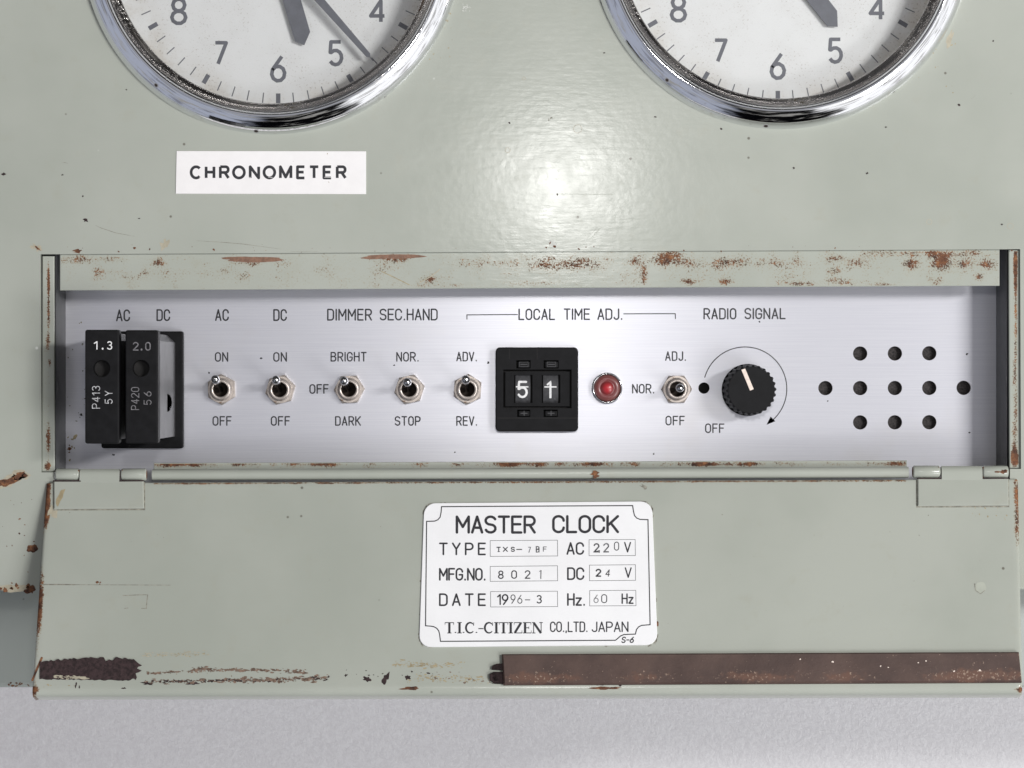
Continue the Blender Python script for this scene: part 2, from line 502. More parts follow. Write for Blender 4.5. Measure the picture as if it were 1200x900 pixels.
def circle(cx, cy, r, n=32): return [(cx + r * math.cos(2 * math.pi * i / n), cy + r * math.sin(2 * math.pi * i / n)) for i in range(n)]
def at(h): return lambda px, py, lift=0.0: T(px, py, h) + Vector((0, 0, lift))
def pq(h, pts): return [tuple(T(x, y, h).xy) for x, y in pts]       # drawing positions -> flat polygon at height h
def empty(name, loc, label, cat, group=None):
    o = bpy.data.objects.new(name, None)
    sc.collection.objects.link(o)
    o.empty_display_size = .02
    o.location = loc
    o['wl'] = tuple(loc)
    o['label'] = label; o['category'] = cat
    if group: o['group'] = group
    return o

# ------------------------------------------------------------------ stroke lettering
def arc(cx, cy, rx, ry, a0, a1, n=10):
    return [(cx + rx * math.cos(R(a0 + (a1 - a0) * i / n)), cy + ry * math.sin(R(a0 + (a1 - a0) * i / n))) for i in range(n + 1)]
def glyph(ch, w=.56):
    r = w / 2
    bowl = lambda x, y0, y1, k: [(0, y1), (x - (y1 - y0) / 2 * k, y1)] + arc(x - (y1 - y0) / 2 * k, (y0 + y1) / 2, (y1 - y0) / 2 * k, (y1 - y0) / 2, 90, -90) + [(0, y0)]
    stad = arc(r, 1 - r, r, r, 0, 180) + arc(r, r, r, r, 180, 360) + [(w, 1 - r)]
    g = {
        'A': (w, [[(0, 0), (r, 1), (w, 0)], [(w * .16, .3), (w * .84, .3)]]),
        'B': (w, [[(0, 0), (0, 1)], bowl(w * .94, .53, 1, .9), bowl(w, 0, .53, .9)]),
        'C': (w, [[(w, .74)] + arc(r, 1 - r, r, r, 0, 180) + arc(r, r, r, r, 180, 360) + [(w, .26)]]),
        'D': (w, [[(0, 0), (0, 1), (w - .25, 1)] + arc(w - .25, .75, .25, .25, 90, 0) + arc(w - .25, .25, .25, .25, 0, -90) + [(0, 0)]]),
        'E': (w * .9, [[(w * .9, 1), (0, 1), (0, 0), (w * .9, 0)], [(0, .52), (w * .8, .52)]]),
        'F': (w * .88, [[(w * .88, 1), (0, 1), (0, 0)], [(0, .52), (w * .76, .52)]]),
        'G': (w, [[(w, .74)] + arc(r, 1 - r, r, r, 0, 180) + arc(r, r, r, r, 180, 360) + [(w, .46), (r, .46)]]),
        'H': (w, [[(0, 0), (0, 1)], [(w, 0), (w, 1)], [(0, .52), (w, .52)]]),
        'I': (.02, [[(.01, 0), (.01, 1)]]),
        'J': (w * .8, [[(w * .8, 1), (w * .8, w * .4)] + arc(w * .4, w * .4, w * .4, w * .4, 0, -170)]),
        'K': (w, [[(0, 0), (0, 1)], [(w, 1), (0, .40)], [(w * .3, .58), (w, 0)]]),
        'L': (w * .85, [[(0, 1), (0, 0), (w * .85, 0)]]),
        'M': (w * 1.2, [[(0, 0), (0, 1), (w * .6, .35), (w * 1.2, 1), (w * 1.2, 0)]]),
        'N': (w, [[(0, 0), (0, 1), (w, 0), (w, 1)]]),
        'O': (w, [stad]),
        'P': (w, [[(0, 0), (0, 1)], bowl(w, .45, 1, .9)]),
        'R': (w, [[(0, 0), (0, 1)], bowl(w, .47, 1, .9), [(w * .5, .47), (w, 0)]]),
        'S': (w, [arc(r, .75, r, .25, 20, 270) + arc(r, .25, r, .25, 90, -160)]),
        'T': (w, [[(0, 1), (w, 1)], [(r, 1), (r, 0)]]),
        'U': (w, [[(0, 1), (0, r)] + arc(r, r, r, r, 180, 360) + [(w, 1)]]),
        'V': (w, [[(0, 1), (r, 0), (w, 1)]]),
        'X': (w, [[(0, 0), (w, 1)], [(0, 1), (w, 0)]]),
        'Y': (w, [[(0, 1), (r, .48), (w, 1)], [(r, .48), (r, 0)]]),
        'z': (w * .8, [[(0, .62), (w * .8, .62), (0, 0), (w * .8, 0)]]),
        '.': (.12, [[(.06, 0), (.061, .045)]]),
        ',': (.10, [[(.06, .05), (.03, -.12)]]),
        '-': (w * .7, [[(0, .48), (w * .7, .48)]]),
        '0': (w, [stad]),
        '1': (w * .5, [[(0, .78), (w * .45, 1), (w * .45, 0)]]),
        '2': (w, [arc(r, .72, r, .28, 165, -20) + [(0, 0), (w, 0)]]),
        '3': (w, [arc(r, .765, r * .92, .235, 150, -90) + arc(r, .265, r, .265, 90, -150)]),
        '4': (w, [[(w * .74, 0), (w * .74, 1), (0, .28), (w, .28)]]),
        '5': (w, [[(w * .92, 1), (.12 * w, 1), (.06 * w, .54)] + arc(r, .315, r, .315, 135, -150)]),
        '6': (w, [[(w * .78, 1), (w * .06, .46)] + arc(r, .30, r, .30, 150, 510)]),
        '7': (w, [[(0, 1), (w, 1), (w * .25, 0)]]),
        '8': (w, [arc(r, .755, r * .86, .245, 0, 360), arc(r, .255, r, .255, 0, 360)]),
        '9': (w, [[(w * .22, 0), (w * .94, .54)] + arc(r, .70, r, .30, -30, 330)]),
    }
    if w > .7:      # wide round-bodied capitals
        g['O'] = (w * 1.12, [arc(w * .56, .5, w * .56, .5, 0, 360, 28)])
        g['C'] = (w * 1.02, [arc(w * .54, .5, w * .54, .5, 44, 316, 24)])
        g['M'] = (w * 1.12, [[(0, 0), (0, 1), (w * .56, .08), (w * 1.12, 1), (w * 1.12, 0)]])
        g['R'] = (w, [[(0, 0), (0, 1)], [(0, 1), (w - .25, 1)] + arc(w - .25, .745, .23, .255, 90, -90) + [(0, .49)], [(w * .55, .49), (w, 0)]])
    return g.get(ch, (.3, []))

SWK = 1.14
def text(mb, s, x0, x1, yb, H, sw, surf, mat, gap=.24, up=False, lift=.15, caps=True, slant=0.0, w=.56, space=.34):
    """fit lettering between x0 and x1 with its baseline at yb; up=True turns it to read upwards (x0, x1 run up from the bottom)"""
    sw *= SWK
    gl = [(space, []) if c == ' ' else glyph(c, w) for c in s]
    nat = sum(g[0] for g in gl) + gap * (len(gl) - 1)
    avail = abs(x1 - x0) - sw
    kx = avail / nat
    Hh = H - sw
    x = 0.0; k = 0
    for gw, strokes in gl:
        for st in strokes:
            pts = []
            for gx, gy in st:
                a = sw / 2 + (x + gx) * kx + slant * gy * Hh; b = sw / 2 + gy * Hh
                pts.append((yb - b, x0 - a) if up else (x0 + a, yb - b))
            closed = len(pts) > 8 and (Vector(pts[0]) - Vector(pts[-1])).length < .02
            runs = [[pts[0]]]
            for i in range(1, len(pts)):
                runs[-1].append(pts[i])
                if i < len(pts) - 1:
                    d0, d1 = Vector(pts[i]) - Vector(pts[i - 1]), Vector(pts[i + 1]) - Vector(pts[i])
                    if d0.length > 1e-4 and d1.length > 1e-4 and d0.angle(d1) > R(40): runs.append([pts[i]])
            for q, rn in enumerate(runs):
                mb.ribbon(rn, sw, surf, mat, lift + .02 * (k % 6), closed and len(runs) == 1, True if caps else (q > 0, q < len(runs) - 1)); k += 1
        x += gw + gap

def font_text(mb, s, x0, x1, yb, H, surf, mat, weight=0.0, spacing=1.0, lift=.2):
    """lettering from the built-in typeface, fitted to a width and a cap height"""
    cu = bpy.data.curves.new("tmp", 'FONT')
    cu.body = s; cu.size = 1.0; cu.offset = weight; cu.space_character = spacing; cu.resolution_u = 4
    ob = bpy.data.objects.new("tmp", cu)
    sc.collection.objects.link(ob)
    dg = bpy.context.evaluated_depsgraph_get()
    me = bpy.data.meshes.new_from_object(ob.evaluated_get(dg))
    xs = [v.co.x for v in me.vertices]; ys = [v.co.y for v in me.vertices]
    a, b, c, d = min(xs), max(xs), min(ys), max(ys)
    pts = [surf(x0 + (v.co.x - a) / (b - a) * (x1 - x0), yb - (v.co.y - c) / (d - c) * H, lift) for v in me.vertices]
    mb.add(pts, [tuple(p.vertices) for p in me.polygons], mat)
    bpy.data.objects.remove(ob); bpy.data.curves.remove(cu); bpy.data.meshes.remove(me)

# ------------------------------------------------------------------ tabletop (setting)
mb = MB()
mb.grid(lambda u, v: Vector((-6000 + 12000 * u, -6000 + 12000 * v, -HF)), 1, 1, 'table')
tab = mb.build("tabletop")
tab['kind'] = 'structure'

# ------------------------------------------------------------------ the cabinet
root = empty("master_clock", (0, 0, 0), "worn grey-green metal master clock cabinet with two round dials and its front door hanging open", "master clock")

rnd = random.Random(7)
# front cover: face with two dial holes and the door opening, rounded down to its sides
CL = T(318.5, -66, 0); CR = T(914.7, -72, 0)
DZ = -48.0
DL = T(326, -54, DZ); DR = T(911.5, -57, DZ)
outer = [(-770, -241), (-770, 760), (1300, 760), (1300, -241)]  # right side stretched out of view to keep the key light off the table
opening = pq(0, [(47.5, 298), (1195.5, 292), (1196.5, 549.5), (1183.5, 549.5), (1183.5, 640), (64, 640), (64, 553.5), (48.5, 553.5)])
mb = MB()
face_out = inset(ccw(outer), 4)
mb.holed(face_out, [opening, circle(CL.x, CL.y, 208, 96), circle(CR.x, CR.y, 208, 96)], 0, -6, 'paint')
mb.prism(outer, 0, -150, 'paint', bev=4.02, cap=False, smooth=True)
f0 = at(0)
# rust and dirt marks on the face
def spots(mb, surf, n, x0, x1, y0, y1, rmin, rmax, mat='rust', lift=.12, el=1.6):
    for _ in range(n):
        r = rmin + (rmax - rmin) * rnd.random() ** 2.2
        mb.blob(rnd.uniform(x0, x1), rnd.uniform(y0, y1), r * rnd.uniform(1, el), r, surf, mat, rnd, 11, .4, rnd.uniform(0, 3), lift)
for x, y, a, b, rot in ((8, 565, 14, 4.5, -.35), (22, 557, 7, 3.2, -.4), (29, 557, 2.5, 2, 0)):
    mb.blob(x, y, a + 3, b + 2.5, f0, 'halo', rnd, 18, .3, rot, .08)
    mb.blob(x, y, a, b, f0, 'rust', rnd, 18, .35, rot)
mb.blob(38, 643, 6.5, 5.2, f0, 'rust', rnd, 16, .2)
mb.blob(35, 691, 7, 4.5, f0, 'rust', rnd, 16, .4)
mb.blob(15, 689, 16, 5, f0, 'halo', rnd, 18, .35, 0, .08)
spots(mb, f0, 10, 0, 40, 684, 694, .6, 2.8)
spots(mb, f0, 16, 2, 44, 585, 690, .3, 1.1)
spots(mb, f0, 40, 40, 1190, 286, 296, .25, 1.2)
mb.blob(43, 290, 6, 3.5, f0, 'halo', rnd, 16, .5, .6, .08)
mb.blob(44, 291, 3.2, 1.2, f0, 'rust', rnd, 12, .6, .6)
mb.blob(90, 294, 6, 2, f0, 'rust', rnd, 14, .6, -.2)
mb.blob(193, 286, 4.5, 6, f0, 'halo', rnd, 14, .5, .3, .08)
mb.blob(648, 286, 5, 4, f0, 'pale', rnd, 16, .4)
mb.blob(650, 288.8, 2.2, 1.2, f0, 'rust', rnd, 12, .5, .4, .16)
mb.blob(644.5, 285, .9, 1.5, f0, 'rust', rnd, 12, .5, .4, .16)
mb.blob(646, 138, 1.8, 1.2, f0, 'scratch_or_shade', rnd, 9, .6); mb.blob(643, 140, .8, 1.4, f0, 'scratch_or_shade', rnd, 9, .6)
for q in range(26): mb.blob(546 + rnd.gauss(0, 2.4), 9 + rnd.gauss(0, 2.2), rnd.uniform(.4, 1.3), rnd.uniform(.3, .9), f0, 'pale', rnd, 8, .4, 0, .1 + .01 * q)
for x, y, r in ((595, 176, 3.0), (677, 151, 5.0), (614, 92, 1.8), (1184, 265, 3.6), (1089, 260, 3.2)):
    mb.ribbon([(x + r * math.cos(a * .6), y + r * math.sin(a * .6)) for a in range(11)], .5, f0, 'halo', .1, True)
for x, y, r in ((4, 204, 1.6), (73, 205, 1), (100, 258, 2.1), (97, 230, .9), (163, 256, 1), (597, 144, 1.1), (708, 62, .9), (768, 137, 1.1), (1124, 123, 1.3), (930, 197, 1.1), (1016, 203, 1.2), (1038, 149, 1), (148, 105, .8), (845, 151, 1.1), (1164, 48, .9), (1174, 263, 1), (653, 228, 1.2)):
    mb.blob(x, y, r * 1.25, r, f0, 'residue_or_shade', rnd, 9, .5)
for p in ([(72, 191), (76, 190.5), (80, 191.5)], [(112, 264), (118, 267), (136, 273), (158, 277)], [(230, 282), (262, 284), (285, 286), (330, 292)],
          [(340, 295), (372, 294.5)], [(700, 266), (688, 279)], [(1138, 116), (1143, 112)]):
    mb.ribbon(p, [.15] + [.55] * (len(p) - 2) + [.15], f0, 'scratch_or_shade', .1, False, False)
for p in ([(652, 227), (668, 227.5), (720, 228)], [(690, 282), (703, 268)], [(768, 250), (776, 275)]):
    mb.ribbon(p, .6, f0, 'chip', .1)
spots(mb, f0, 26, 500, 530, 5, 70, .3, .9, 'stain'); spots(mb, f0, 20, 1055, 1125, 40, 110, .3, 1.3, 'stain')
mb.blob(1113, 45, 2.5, 13, f0, 'halo', rnd, 14, .4, .35, .07)
cover = mb.build("front_cover", root)

# rear body of the cabinet: a box behind the cover with a wider foot flange
mb = MB()
h = -152
xl, xr = -790, 1320  # unseen right end and depth sized so its shadow covers the table
fy = T(0, 806, h).y
mb.prism([(xl, fy), (xr, fy), (xr, 780), (xl, 780)], h, -HF + .5, 'paint_back', bev=6, cap=True, smooth=False)
fb = at(h + .1)
spots(mb, fb, 10, -10, 40, 800, 804, .6, 2.0, lift=.1, el=2.5)
mb.build("rear_case", root)

# inner sheet-metal box behind the opening: two jambs, top flange, walls
def strip_wear(clusters, base, x0, x1, y0, y1, edge=None):
    def f(px, py):
        a = base
        for cx, cy, rx, ry, k in clusters:
            d = ((px - cx) / rx) ** 2 + ((py - cy) / ry) ** 2
            if d < 9: a += k * math.exp(-d)
        return max(0.0, min(.75, a))
    return f
def flat_strip(mb, corners, h1, h0, bev, nu, nv, wf, mat='paint'):
    """sheet strip whose top carries a wear grid; corners TL TR BR BL in drawing positions"""
    poly = pq(h1, corners)
    ins = mb.prism(poly, h1, h0, mat, bev=bev, cap=False)
    pc = ccw(poly)
    # keep TL TR BR BL order of the inset loop
    idx = [pc.index(p) for p in poly]
    c = [Vector((*ins[i], h1)) for i in idx]
    fn = lambda u, v: (c[0] * (1 - u) + c[1] * u) * (1 - v) + (c[3] * (1 - u) + c[2] * u) * v
    def wear(u, v):
        p = (Vector(corners[0]) * (1 - u) + Vector(corners[1]) * u) * (1 - v) + (Vector(corners[3]) * (1 - u) + Vector(corners[2]) * u) * v
        return wf(p.x, p.y)
    mb.grid(fn, nu, nv, mat, wear, flip=True)

mb = MB()
cl = [(300, 306, 34, 5, .10), (460, 301, 36, 4, .10), (115, 318, 10, 6, .16), (180, 322, 60, 8, .07), (90, 303, 26, 6, .14), (130, 303, 16, 4, .16),
      (285, 325, 12, 6, .16), (640, 311, 30, 7, .16), (690, 309, 25, 9, .14), (745, 304, 6, 10, .16), (755, 320, 5, 18, .20), (782, 300, 18, 8, .22),
      (840, 308, 40, 8, .14), (930, 308, 20, 7, .12), (1008, 308, 14, 7, .14), (1068, 309, 10, 7, .22), (1104, 308, 14, 9, .24), (1132, 309, 10, 6, .20),
      (1158, 310, 9, 8, .24), (1090, 296, 60, 4, .20), (850, 331, 12, 4, .24), (806, 331, 9, 4, .18), (450, 312, 14, 8, .12), (560, 308, 40, 6, .12),
      (620, 333, 30, 4, .12), (500, 336, 60, 3, .10), (990, 333, 14, 4, .14), (940, 333, 20, 3, .16), (1149, 325, 4, 4, .26), (380, 320, 20, 8, .08)]
for _ in range(60):
    cl.append((rnd.uniform(75, 1165), rnd.choice((302, 308, 318, 328, 336)), rnd.uniform(3, 12), rnd.uniform(2, 5), rnd.uniform(.04, .15)))
lipw = strip_wear([(a_, b_, c_, d_, e_ * .8) for a_, b_, c_, d_, e_ in cl], .372, 0, 0, 0, 0)
flat_strip(mb, [(70, 297.5), (1171.5, 291), (1171.5, 335), (70, 340.5)], -6, -12, 1.2, 280, 14, lambda x, y: lipw(x, y) + .030 * x / 1200)
ts = at(-6)
mb.ribbon([(447, 318), (462, 325), (480, 334)], .9, ts, 'stain', .12)
mb.ribbon([(492, 331), (505, 324), (515, 316)], 1.2, ts, 'halo', .12)
for x, y, a, b, lf in ((300, 304.2, 31, 3.4, .14), (281, 302.6, 22, 1.8, .20), (463, 300.6, 36, 2.4, .14), (440, 302, 18, 1.7, .20)):
    mb.blob(x, y, a, b, ts, 'bare', rnd, 40, .10, -.01, lf)
mb.build("top_flange", root)

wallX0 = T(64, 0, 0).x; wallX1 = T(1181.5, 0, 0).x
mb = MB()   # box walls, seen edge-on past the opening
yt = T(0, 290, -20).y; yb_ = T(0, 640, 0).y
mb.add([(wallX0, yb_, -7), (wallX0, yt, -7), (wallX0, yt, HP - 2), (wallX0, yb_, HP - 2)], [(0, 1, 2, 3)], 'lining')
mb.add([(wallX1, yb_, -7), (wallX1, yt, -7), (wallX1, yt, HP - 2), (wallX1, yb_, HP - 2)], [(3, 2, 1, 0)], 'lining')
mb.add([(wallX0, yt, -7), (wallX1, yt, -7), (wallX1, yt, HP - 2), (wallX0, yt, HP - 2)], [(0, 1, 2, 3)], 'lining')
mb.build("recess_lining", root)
def jamb(corners, cls):
    mb = MB()
    flat_strip(mb, corners, -4, -12, 1.4, 8, 120, strip_wear(cls, .33, 0, 0, 0, 0))
    return mb.build("door_jamb", root)
cls = [(57, 325, 2.5, 22, .32), (57, 365, 2.5, 25, .25), (56, 400, 3, 10, .2), (59, 425, 3, 5, .2), (57, 460, 3, 60, .10), (57, 520, 3.5, 18, .25), (56, 548, 6, 6, .3), (52, 430, 2, 120, .08)]
jamb([(49.5, 300), (63.5, 300), (64, 553), (49, 553)], cls)
cls = [(1190, 305, 3, 18, .34), (1190, 330, 2.5, 30, .25), (1190, 400, 3, 40, .17), (1188, 440, 4, 20, .15), (1190, 480, 4, 14, .2), (1189, 520, 5, 30, .2), (1188, 538, 7, 9, .34), (1192, 360, 2, 120, .08)]
jamb([(1182, 293), (1195, 293), (1196, 549), (1183, 549)], cls)

# sill of the opening: thin rusty lip over a half-round bead
mb = MB()
cl = [(rnd.uniform(185, 1060), 543.5, rnd.uniform(4, 26), 4, rnd.uniform(.04, .16)) for _ in range(60)]
flat_strip(mb, [(180, 542.5), (1063, 539.5), (1063, 547.5), (180, 550.5)], -16, -24, 1.0, 220, 4, strip_wear([(a_, b_, c_, d_, e_ * .75) for a_, b_, c_, d_, e_ in cl], .375, 0, 0, 0, 0))
a0 = T(178.5, 556.5, -6); a1 = T(1064.5, 553.5, -6)
mb.grid(lambda u, v: a0.lerp(a1, u) + Vector((0, 6.6 * math.cos(R(180 * v)), 6.6 * math.sin(R(180 * v)) - 1)), 60, 10, 'paint', lambda u, v: .18, True)
ed = at(1.2)
mb.blob(698, 556, 5.5, 4, lambda x, y, l: T(x, y, -.2 + l), 'rust', rnd, 14, .5, .3, .5)
for e, a in ((a0, -1), (a1, 1)):
    pts = [e + Vector((0, 6.6 * math.cos(R(180 * i / 10)), 6.6 * math.sin(R(180 * i / 10)) - 1)) for i in range(11)]
    mb.add(pts, [tuple(range(11)) if a > 0 else tuple(range(11))[::-1]], 'paint')
mb.build("sill", root)

# ------------------------------------------------------------------ door, swung down and lying open with its lower edge lifted
DY0 = T(0, 564.5, 4).y
TH = math.atan2(70.0, 237.0)
DN = Vector((0, math.sin(TH), math.cos(TH)))       # normal of the door
DV = Vector((0, -math.cos(TH), math.sin(TH)))      # down the door
DP0 = Vector((0, DY0, 4.0))
EYE = Vector((0, 0, D))
def DS(px, py, lift=0.0):
    """point on the door's face"""
    d = Vector((px - 600.0, 450.0 - py, 0)) - EYE
    k = (DP0 - EYE).dot(DN) / d.dot(DN)
    return EYE + d * k + DN * lift
mb = MB()
cTL, cTR, cBR, cBL = DS(58, 567.5), DS(1189.5, 563), DS(1194.5, 804.5), DS(41.5, 807)
def side(r, drop, first):
    q = [(-r, -drop)] + [(-r * math.sin(R(a)), -r * (1 - math.cos(R(a)))) for a in (90, 68, 45, 22)]
    return q if first else [(-x, z) for x, z in q[::-1]]
us = [(0.0, x, z) for x, z in side(4, 26, True)] + [(i / 240, 0, 0) for i in range(241)] + [(1.0, x, z) for x, z in side(4, 26, False)]
vv = [(0.0, x, z) for x, z in side(2, 8, True)] + [(j / 60, 0, 0) for j in range(61)] + [(1.0, x, z) for x, z in side(8.5, 26, False)]
def door_wear(px, py):
    a = 0.0
    l = px - (57 - (py - 567) * .066); r_ = (1190 + (py - 567) * .022) - px
    a += .50 * math.exp(-(max(l, 0) / 6.0) ** 2) * (1.0 + .25 * math.sin(py * .045 + 1)) 
    a += .45 * math.exp(-((py - 595) / 22) ** 2) * math.exp(-(l / 6) ** 2) * .6
    a += .48 * math.exp(-(max(r_, 0) / 7.0) ** 2) * (.75 + .45 * math.exp(-((py - 590) / 50) ** 2))
    top = py - (567.5 - (px - 58) * .004)
    if 178 < px < 1066: a += .55 * math.exp(-(top / 3.2) ** 2)
    a += .30 * math.exp(-((py - 808) / 3.5) ** 2)
    return min(a, .7)
pts, wr = [], []
for vf, vx, vz in vv:
    for uf, ux, uz in us:
        base = (cTL * (1 - uf) + cTR * uf) * (1 - vf) + (cBL * (1 - uf) + cBR * uf) * vf
        pts.append(base + Vector((ux, 0, 0)) + DV * vx + DN * (uz + vz))
        p = Vector((58, 567.5)).lerp(Vector((1189.5, 563)), uf).lerp(Vector((41.5, 807)).lerp(Vector((1194.5, 804.5)), uf), vf)
        wr.append(door_wear(p.x + ux, p.y + vx))
nu = len(us); fs = []
for j in range(len(vv) - 1):
    for i in range(nu - 1):
        a = j * nu + i
        fs.append((a, a + nu, a + nu + 1, a + 1))
mb.add(pts, fs, 'paint', wr, True)
# marks on the door's face
lines = [([(48, 685), (70, 685), (88, 685.2)], 1.3), ([(88, 685.2), (150, 685.5), (200, 685.7)], .6), ([(144, 698), (160, 697.2), (173, 697)], .8),
         ([(173, 697), (172, 706), (171.5, 713)], 1.0), ([(146, 713), (150, 712.5)], .8), ([(166, 713), (172, 712.8)], .8)]
for p, wd in lines: mb.ribbon(p, wd, DS, 'scratch_or_shade', .1)
spots(mb, DS, 5, 109, 118, 681, 685, .5, 1.6)
mb.blob(755, 571, 5, 1.8, DS, 'scratch_or_shade', rnd, 10, .6, .6)
mb.blob(1149, 688.5, 6.8, 6.8, DS, 'chip', rnd, 28, .04, 0, .25)
mb.ribbon([(1142, 684), (1143.5, 692), (1149, 696), (1154, 692)], .7, DS, 'scratch_or_shade', .35)
mb.blob(62, 600, 4.5, 9, DS, 'halo', rnd, 14, .5, .2, .09)
spots(mb, DS, 30, 60, 1190, 575, 800, .25, .6, 'scratch_or_shade')
spots(mb, DS, 14, 1130, 1180, 590, 610, .3, .9, 'stain')
# dragged glue: rows of small ragged flecks along the bottom
def drag(x0, x1, ya, yb, n, rmin, rmax, mat, spread=1.6, el=3.0):
    for i in range(n):
        f = rnd.random()
        x = x0 + (x1 - x0) * f
        y = ya + (yb - ya) * f + rnd.gauss(0, spread)
        r = rmin + (rmax - rmin) * rnd.random() ** 2
        mb.blob(x, y, r * rnd.uniform(1, el), r, DS, mat, rnd, 10, .5, rnd.uniform(-.15, .15), .10 + .02 * (i % 4))
drag(172, 275, 789, 785, 110, .3, 1.1, 'smear', .8, 3.5)
drag(222, 360, 784, 787, 120, .3, 1.3, 'smear', 1.2, 4)
drag(170, 330, 799, 797, 120, .3, 1.1, 'residue_or_shade', .9, 2.6)
drag(170, 330, 799, 797, 120, .3, 1.2, 'smear', 1.3, 3.5)
drag(270, 385, 797, 795, 150, .3, 1.6, 'smear', 1.6, 3)
drag(330, 385, 795, 796, 40, .3, 1.2, 'residue_or_shade', 1.6, 2)
drag(165, 245, 767, 766, 80, .25, .8, 'halo', 1.6, 4)
drag(170, 240, 768, 766, 50, .2, .6, 'stain', 1.2, 3)
drag(395, 520, 789, 793, 18, .4, 1.6, 'residue_or_shade', 3, 1.6)
drag(460, 545, 779, 779, 110, .25, .9, 'stain', 2.0, 4)
drag(475, 575, 794, 796, 120, .25, .9, 'stain', 2.4, 3)
drag(510, 590, 793, 798, 40, .25, .9, 'smear', 2.4, 3)
drag(50, 110, 803, 803, 8, .3, 1.3, 'stain', 1.6, 3)
for x, y, a, b, rt in ((452, 795, 3.5, 6.5, .3), (430, 796, 4, 3, .2), (478, 794, 3, 3, 0), (482, 811, 11, 1.9, 0), (173, 801, 6, 1.8, 0), (226, 801, 6, 1.6, 0), (710, 808, 15, 2, 0), (145, 809, 2.2, 1, 0), (89, 803, 1, 3, .1), (93, 805, 1, 1.5, 0), (701, 802, 6, 1.6, 0), (727, 803, 2, 1.2, 0)):
    mb.blob(x, min(y, 806.5), a, b, DS, 'residue_or_shade' if a < 8 else 'rust', rnd, 16, .45, rt, .14)
mb.build("door", root, DP0)

# dried residue patch at the lower left corner (thick, ragged)
mb = MB()
top_e, bot_e = [], []
x = 47.0
while x < 161:
    f = (x - 47) / 114
    yt_ = 775.5 - 4.5 * math.sin(min(1, f * 1.5) * 1.6) + (3.0 if 0.66 < f < .76 else 0) + (f > .8) * (f - .8) * 14 + rnd.uniform(-1.1, 1.1)
    yb2 = 796 + 1.8 * f + rnd.uniform(-.6, .6) - (f > .93) * 2
    top_e.append((x, yt_)); bot_e.append((x + rnd.uniform(-.3, .3), yb2)); x += 2.2
tip = [(163, 778), (166.5, 780), (162, 781.5), (160.5, 783.5), (166, 786), (162.5, 788), (159, 789), (160.5, 794), (159, 797)]
poly = top_e + tip + bot_e[::-1]
pp = [DS(*p, .05) for p in poly]; pt = [DS(*p, 1.4) for p in poly]
n_ = len(poly)
tris = tessellate_polygon([[Vector((a, b, 0)) for a, b in poly]])
flat_ = [Vector((a, -b, 0)) for a, b in poly]
mb.add(pt, [(a, b, c) if (flat_[b] - flat_[a]).cross(flat_[c] - flat_[a]).z > 0 else (a, c, b) for a, b, c in tris], 'residue_or_shade')
mb.add(pp + pt, [(i, (i + 1) % n_, n_ + (i + 1) % n_, n_ + i) for i in range(n_)], 'residue_or_shade')
for i in range(40):   # worn-through streak of paint
    f = rnd.random()
    mb.blob(62 + 38 * f, 793.2 + rnd.gauss(0, .9) + 1.2 * f, rnd.uniform(.6, 2.6), rnd.uniform(.3, .9), DS, 'halo', rnd, 9, .5, 0, 1.5 + .02 * (i % 5))
mb.blob(96, 794.6, 9, 1.5, DS, 'halo', rnd, 16, .3, .06, 1.62)
mb.ribbon([(38, 797), (43, 785), (49, 771)], 2.6, DS, 'rust', .2)
mb.build("glue_residue", root, DS(105, 786), "dark ragged patch of dried glue at the door's lower left corner")

# perished rubber seal strip
mb = MB()
c4 = [(588, 767.5), (1193, 765), (1196.5, 800.5), (590, 803.5)]
def seal(u, v):
    x = (c4[0][0] * (1 - u) + c4[1][0] * u) * (1 - v) + (c4[3][0] * (1 - u) + c4[2][0] * u) * v
    y = (c4[0][1] * (1 - u) + c4[1][1] * u) * (1 - v) + (c4[3][1] * (1 - u) + c4[2][1] * u) * v
    e = min(u * 600, (1 - u) * 600, v * 36, (1 - v) * 36)
    return DS(x, y, 7.0 - (2.2 if e < 1e-3 else 0.0) + .35 * math.sin(u * 41) * math.sin(u * 17))
vsq = [0, .05] + [i / 10 for i in range(1, 10)] + [.95, 1]
usq = [0, .003] + [i / 120 for i in range(1, 120)] + [.997, 1]
pts = [seal(u, v) for v in vsq for u in usq]
wr = [.12 + .30 * math.exp(-((v - .78) / .22) ** 2) * (.75 + .5 * math.sin(u * 9 + .6) * math.sin(u * 23)) + (.12 if u > .88 else 0) for v in vsq for u in usq]
nu = len(usq)
mb.add(pts, [(j * nu + i, (j + 1) * nu + i, (j + 1) * nu + i + 1, j * nu + i + 1) for j in range(len(vsq) - 1) for i in range(nu - 1)], 'rubber', wr, False)
ring = [(i / 60, 0) for i in range(61)] + [(1, 1)] + [((60 - i) / 60, 1) for i in range(1, 61)]
a_ = [seal(u, v) for u, v in ring]
b_ = [p - DN * 5.0 for p in a_]
n_ = len(ring)
mb.add(a_ + b_, [(i, (i + 1) % n_, n_ + (i + 1) % n_, n_ + i) for i in range(n_)], 'rubber')
for poly in ([(590, 778), (582, 778.5), (577, 781), (576, 785), (590, 786)], [(590, 788), (578, 788), (573.5, 791), (574, 797), (579, 801.5), (590, 802)]):
    pt = [DS(*p, 4.0) for p in poly]; pb = [DS(*p, .1) for p in poly]; n_ = len(poly)
    mb.add(pt, [tuple(range(n_))[::-1]], 'residue_or_shade'); mb.add(pt + pb, [(i, n_ + i, n_ + (i + 1) % n_, (i + 1) % n_) for i in range(n_)], 'residue_or_shade')
    mb.add(pt, [tuple(range(n_))], 'residue_or_shade')
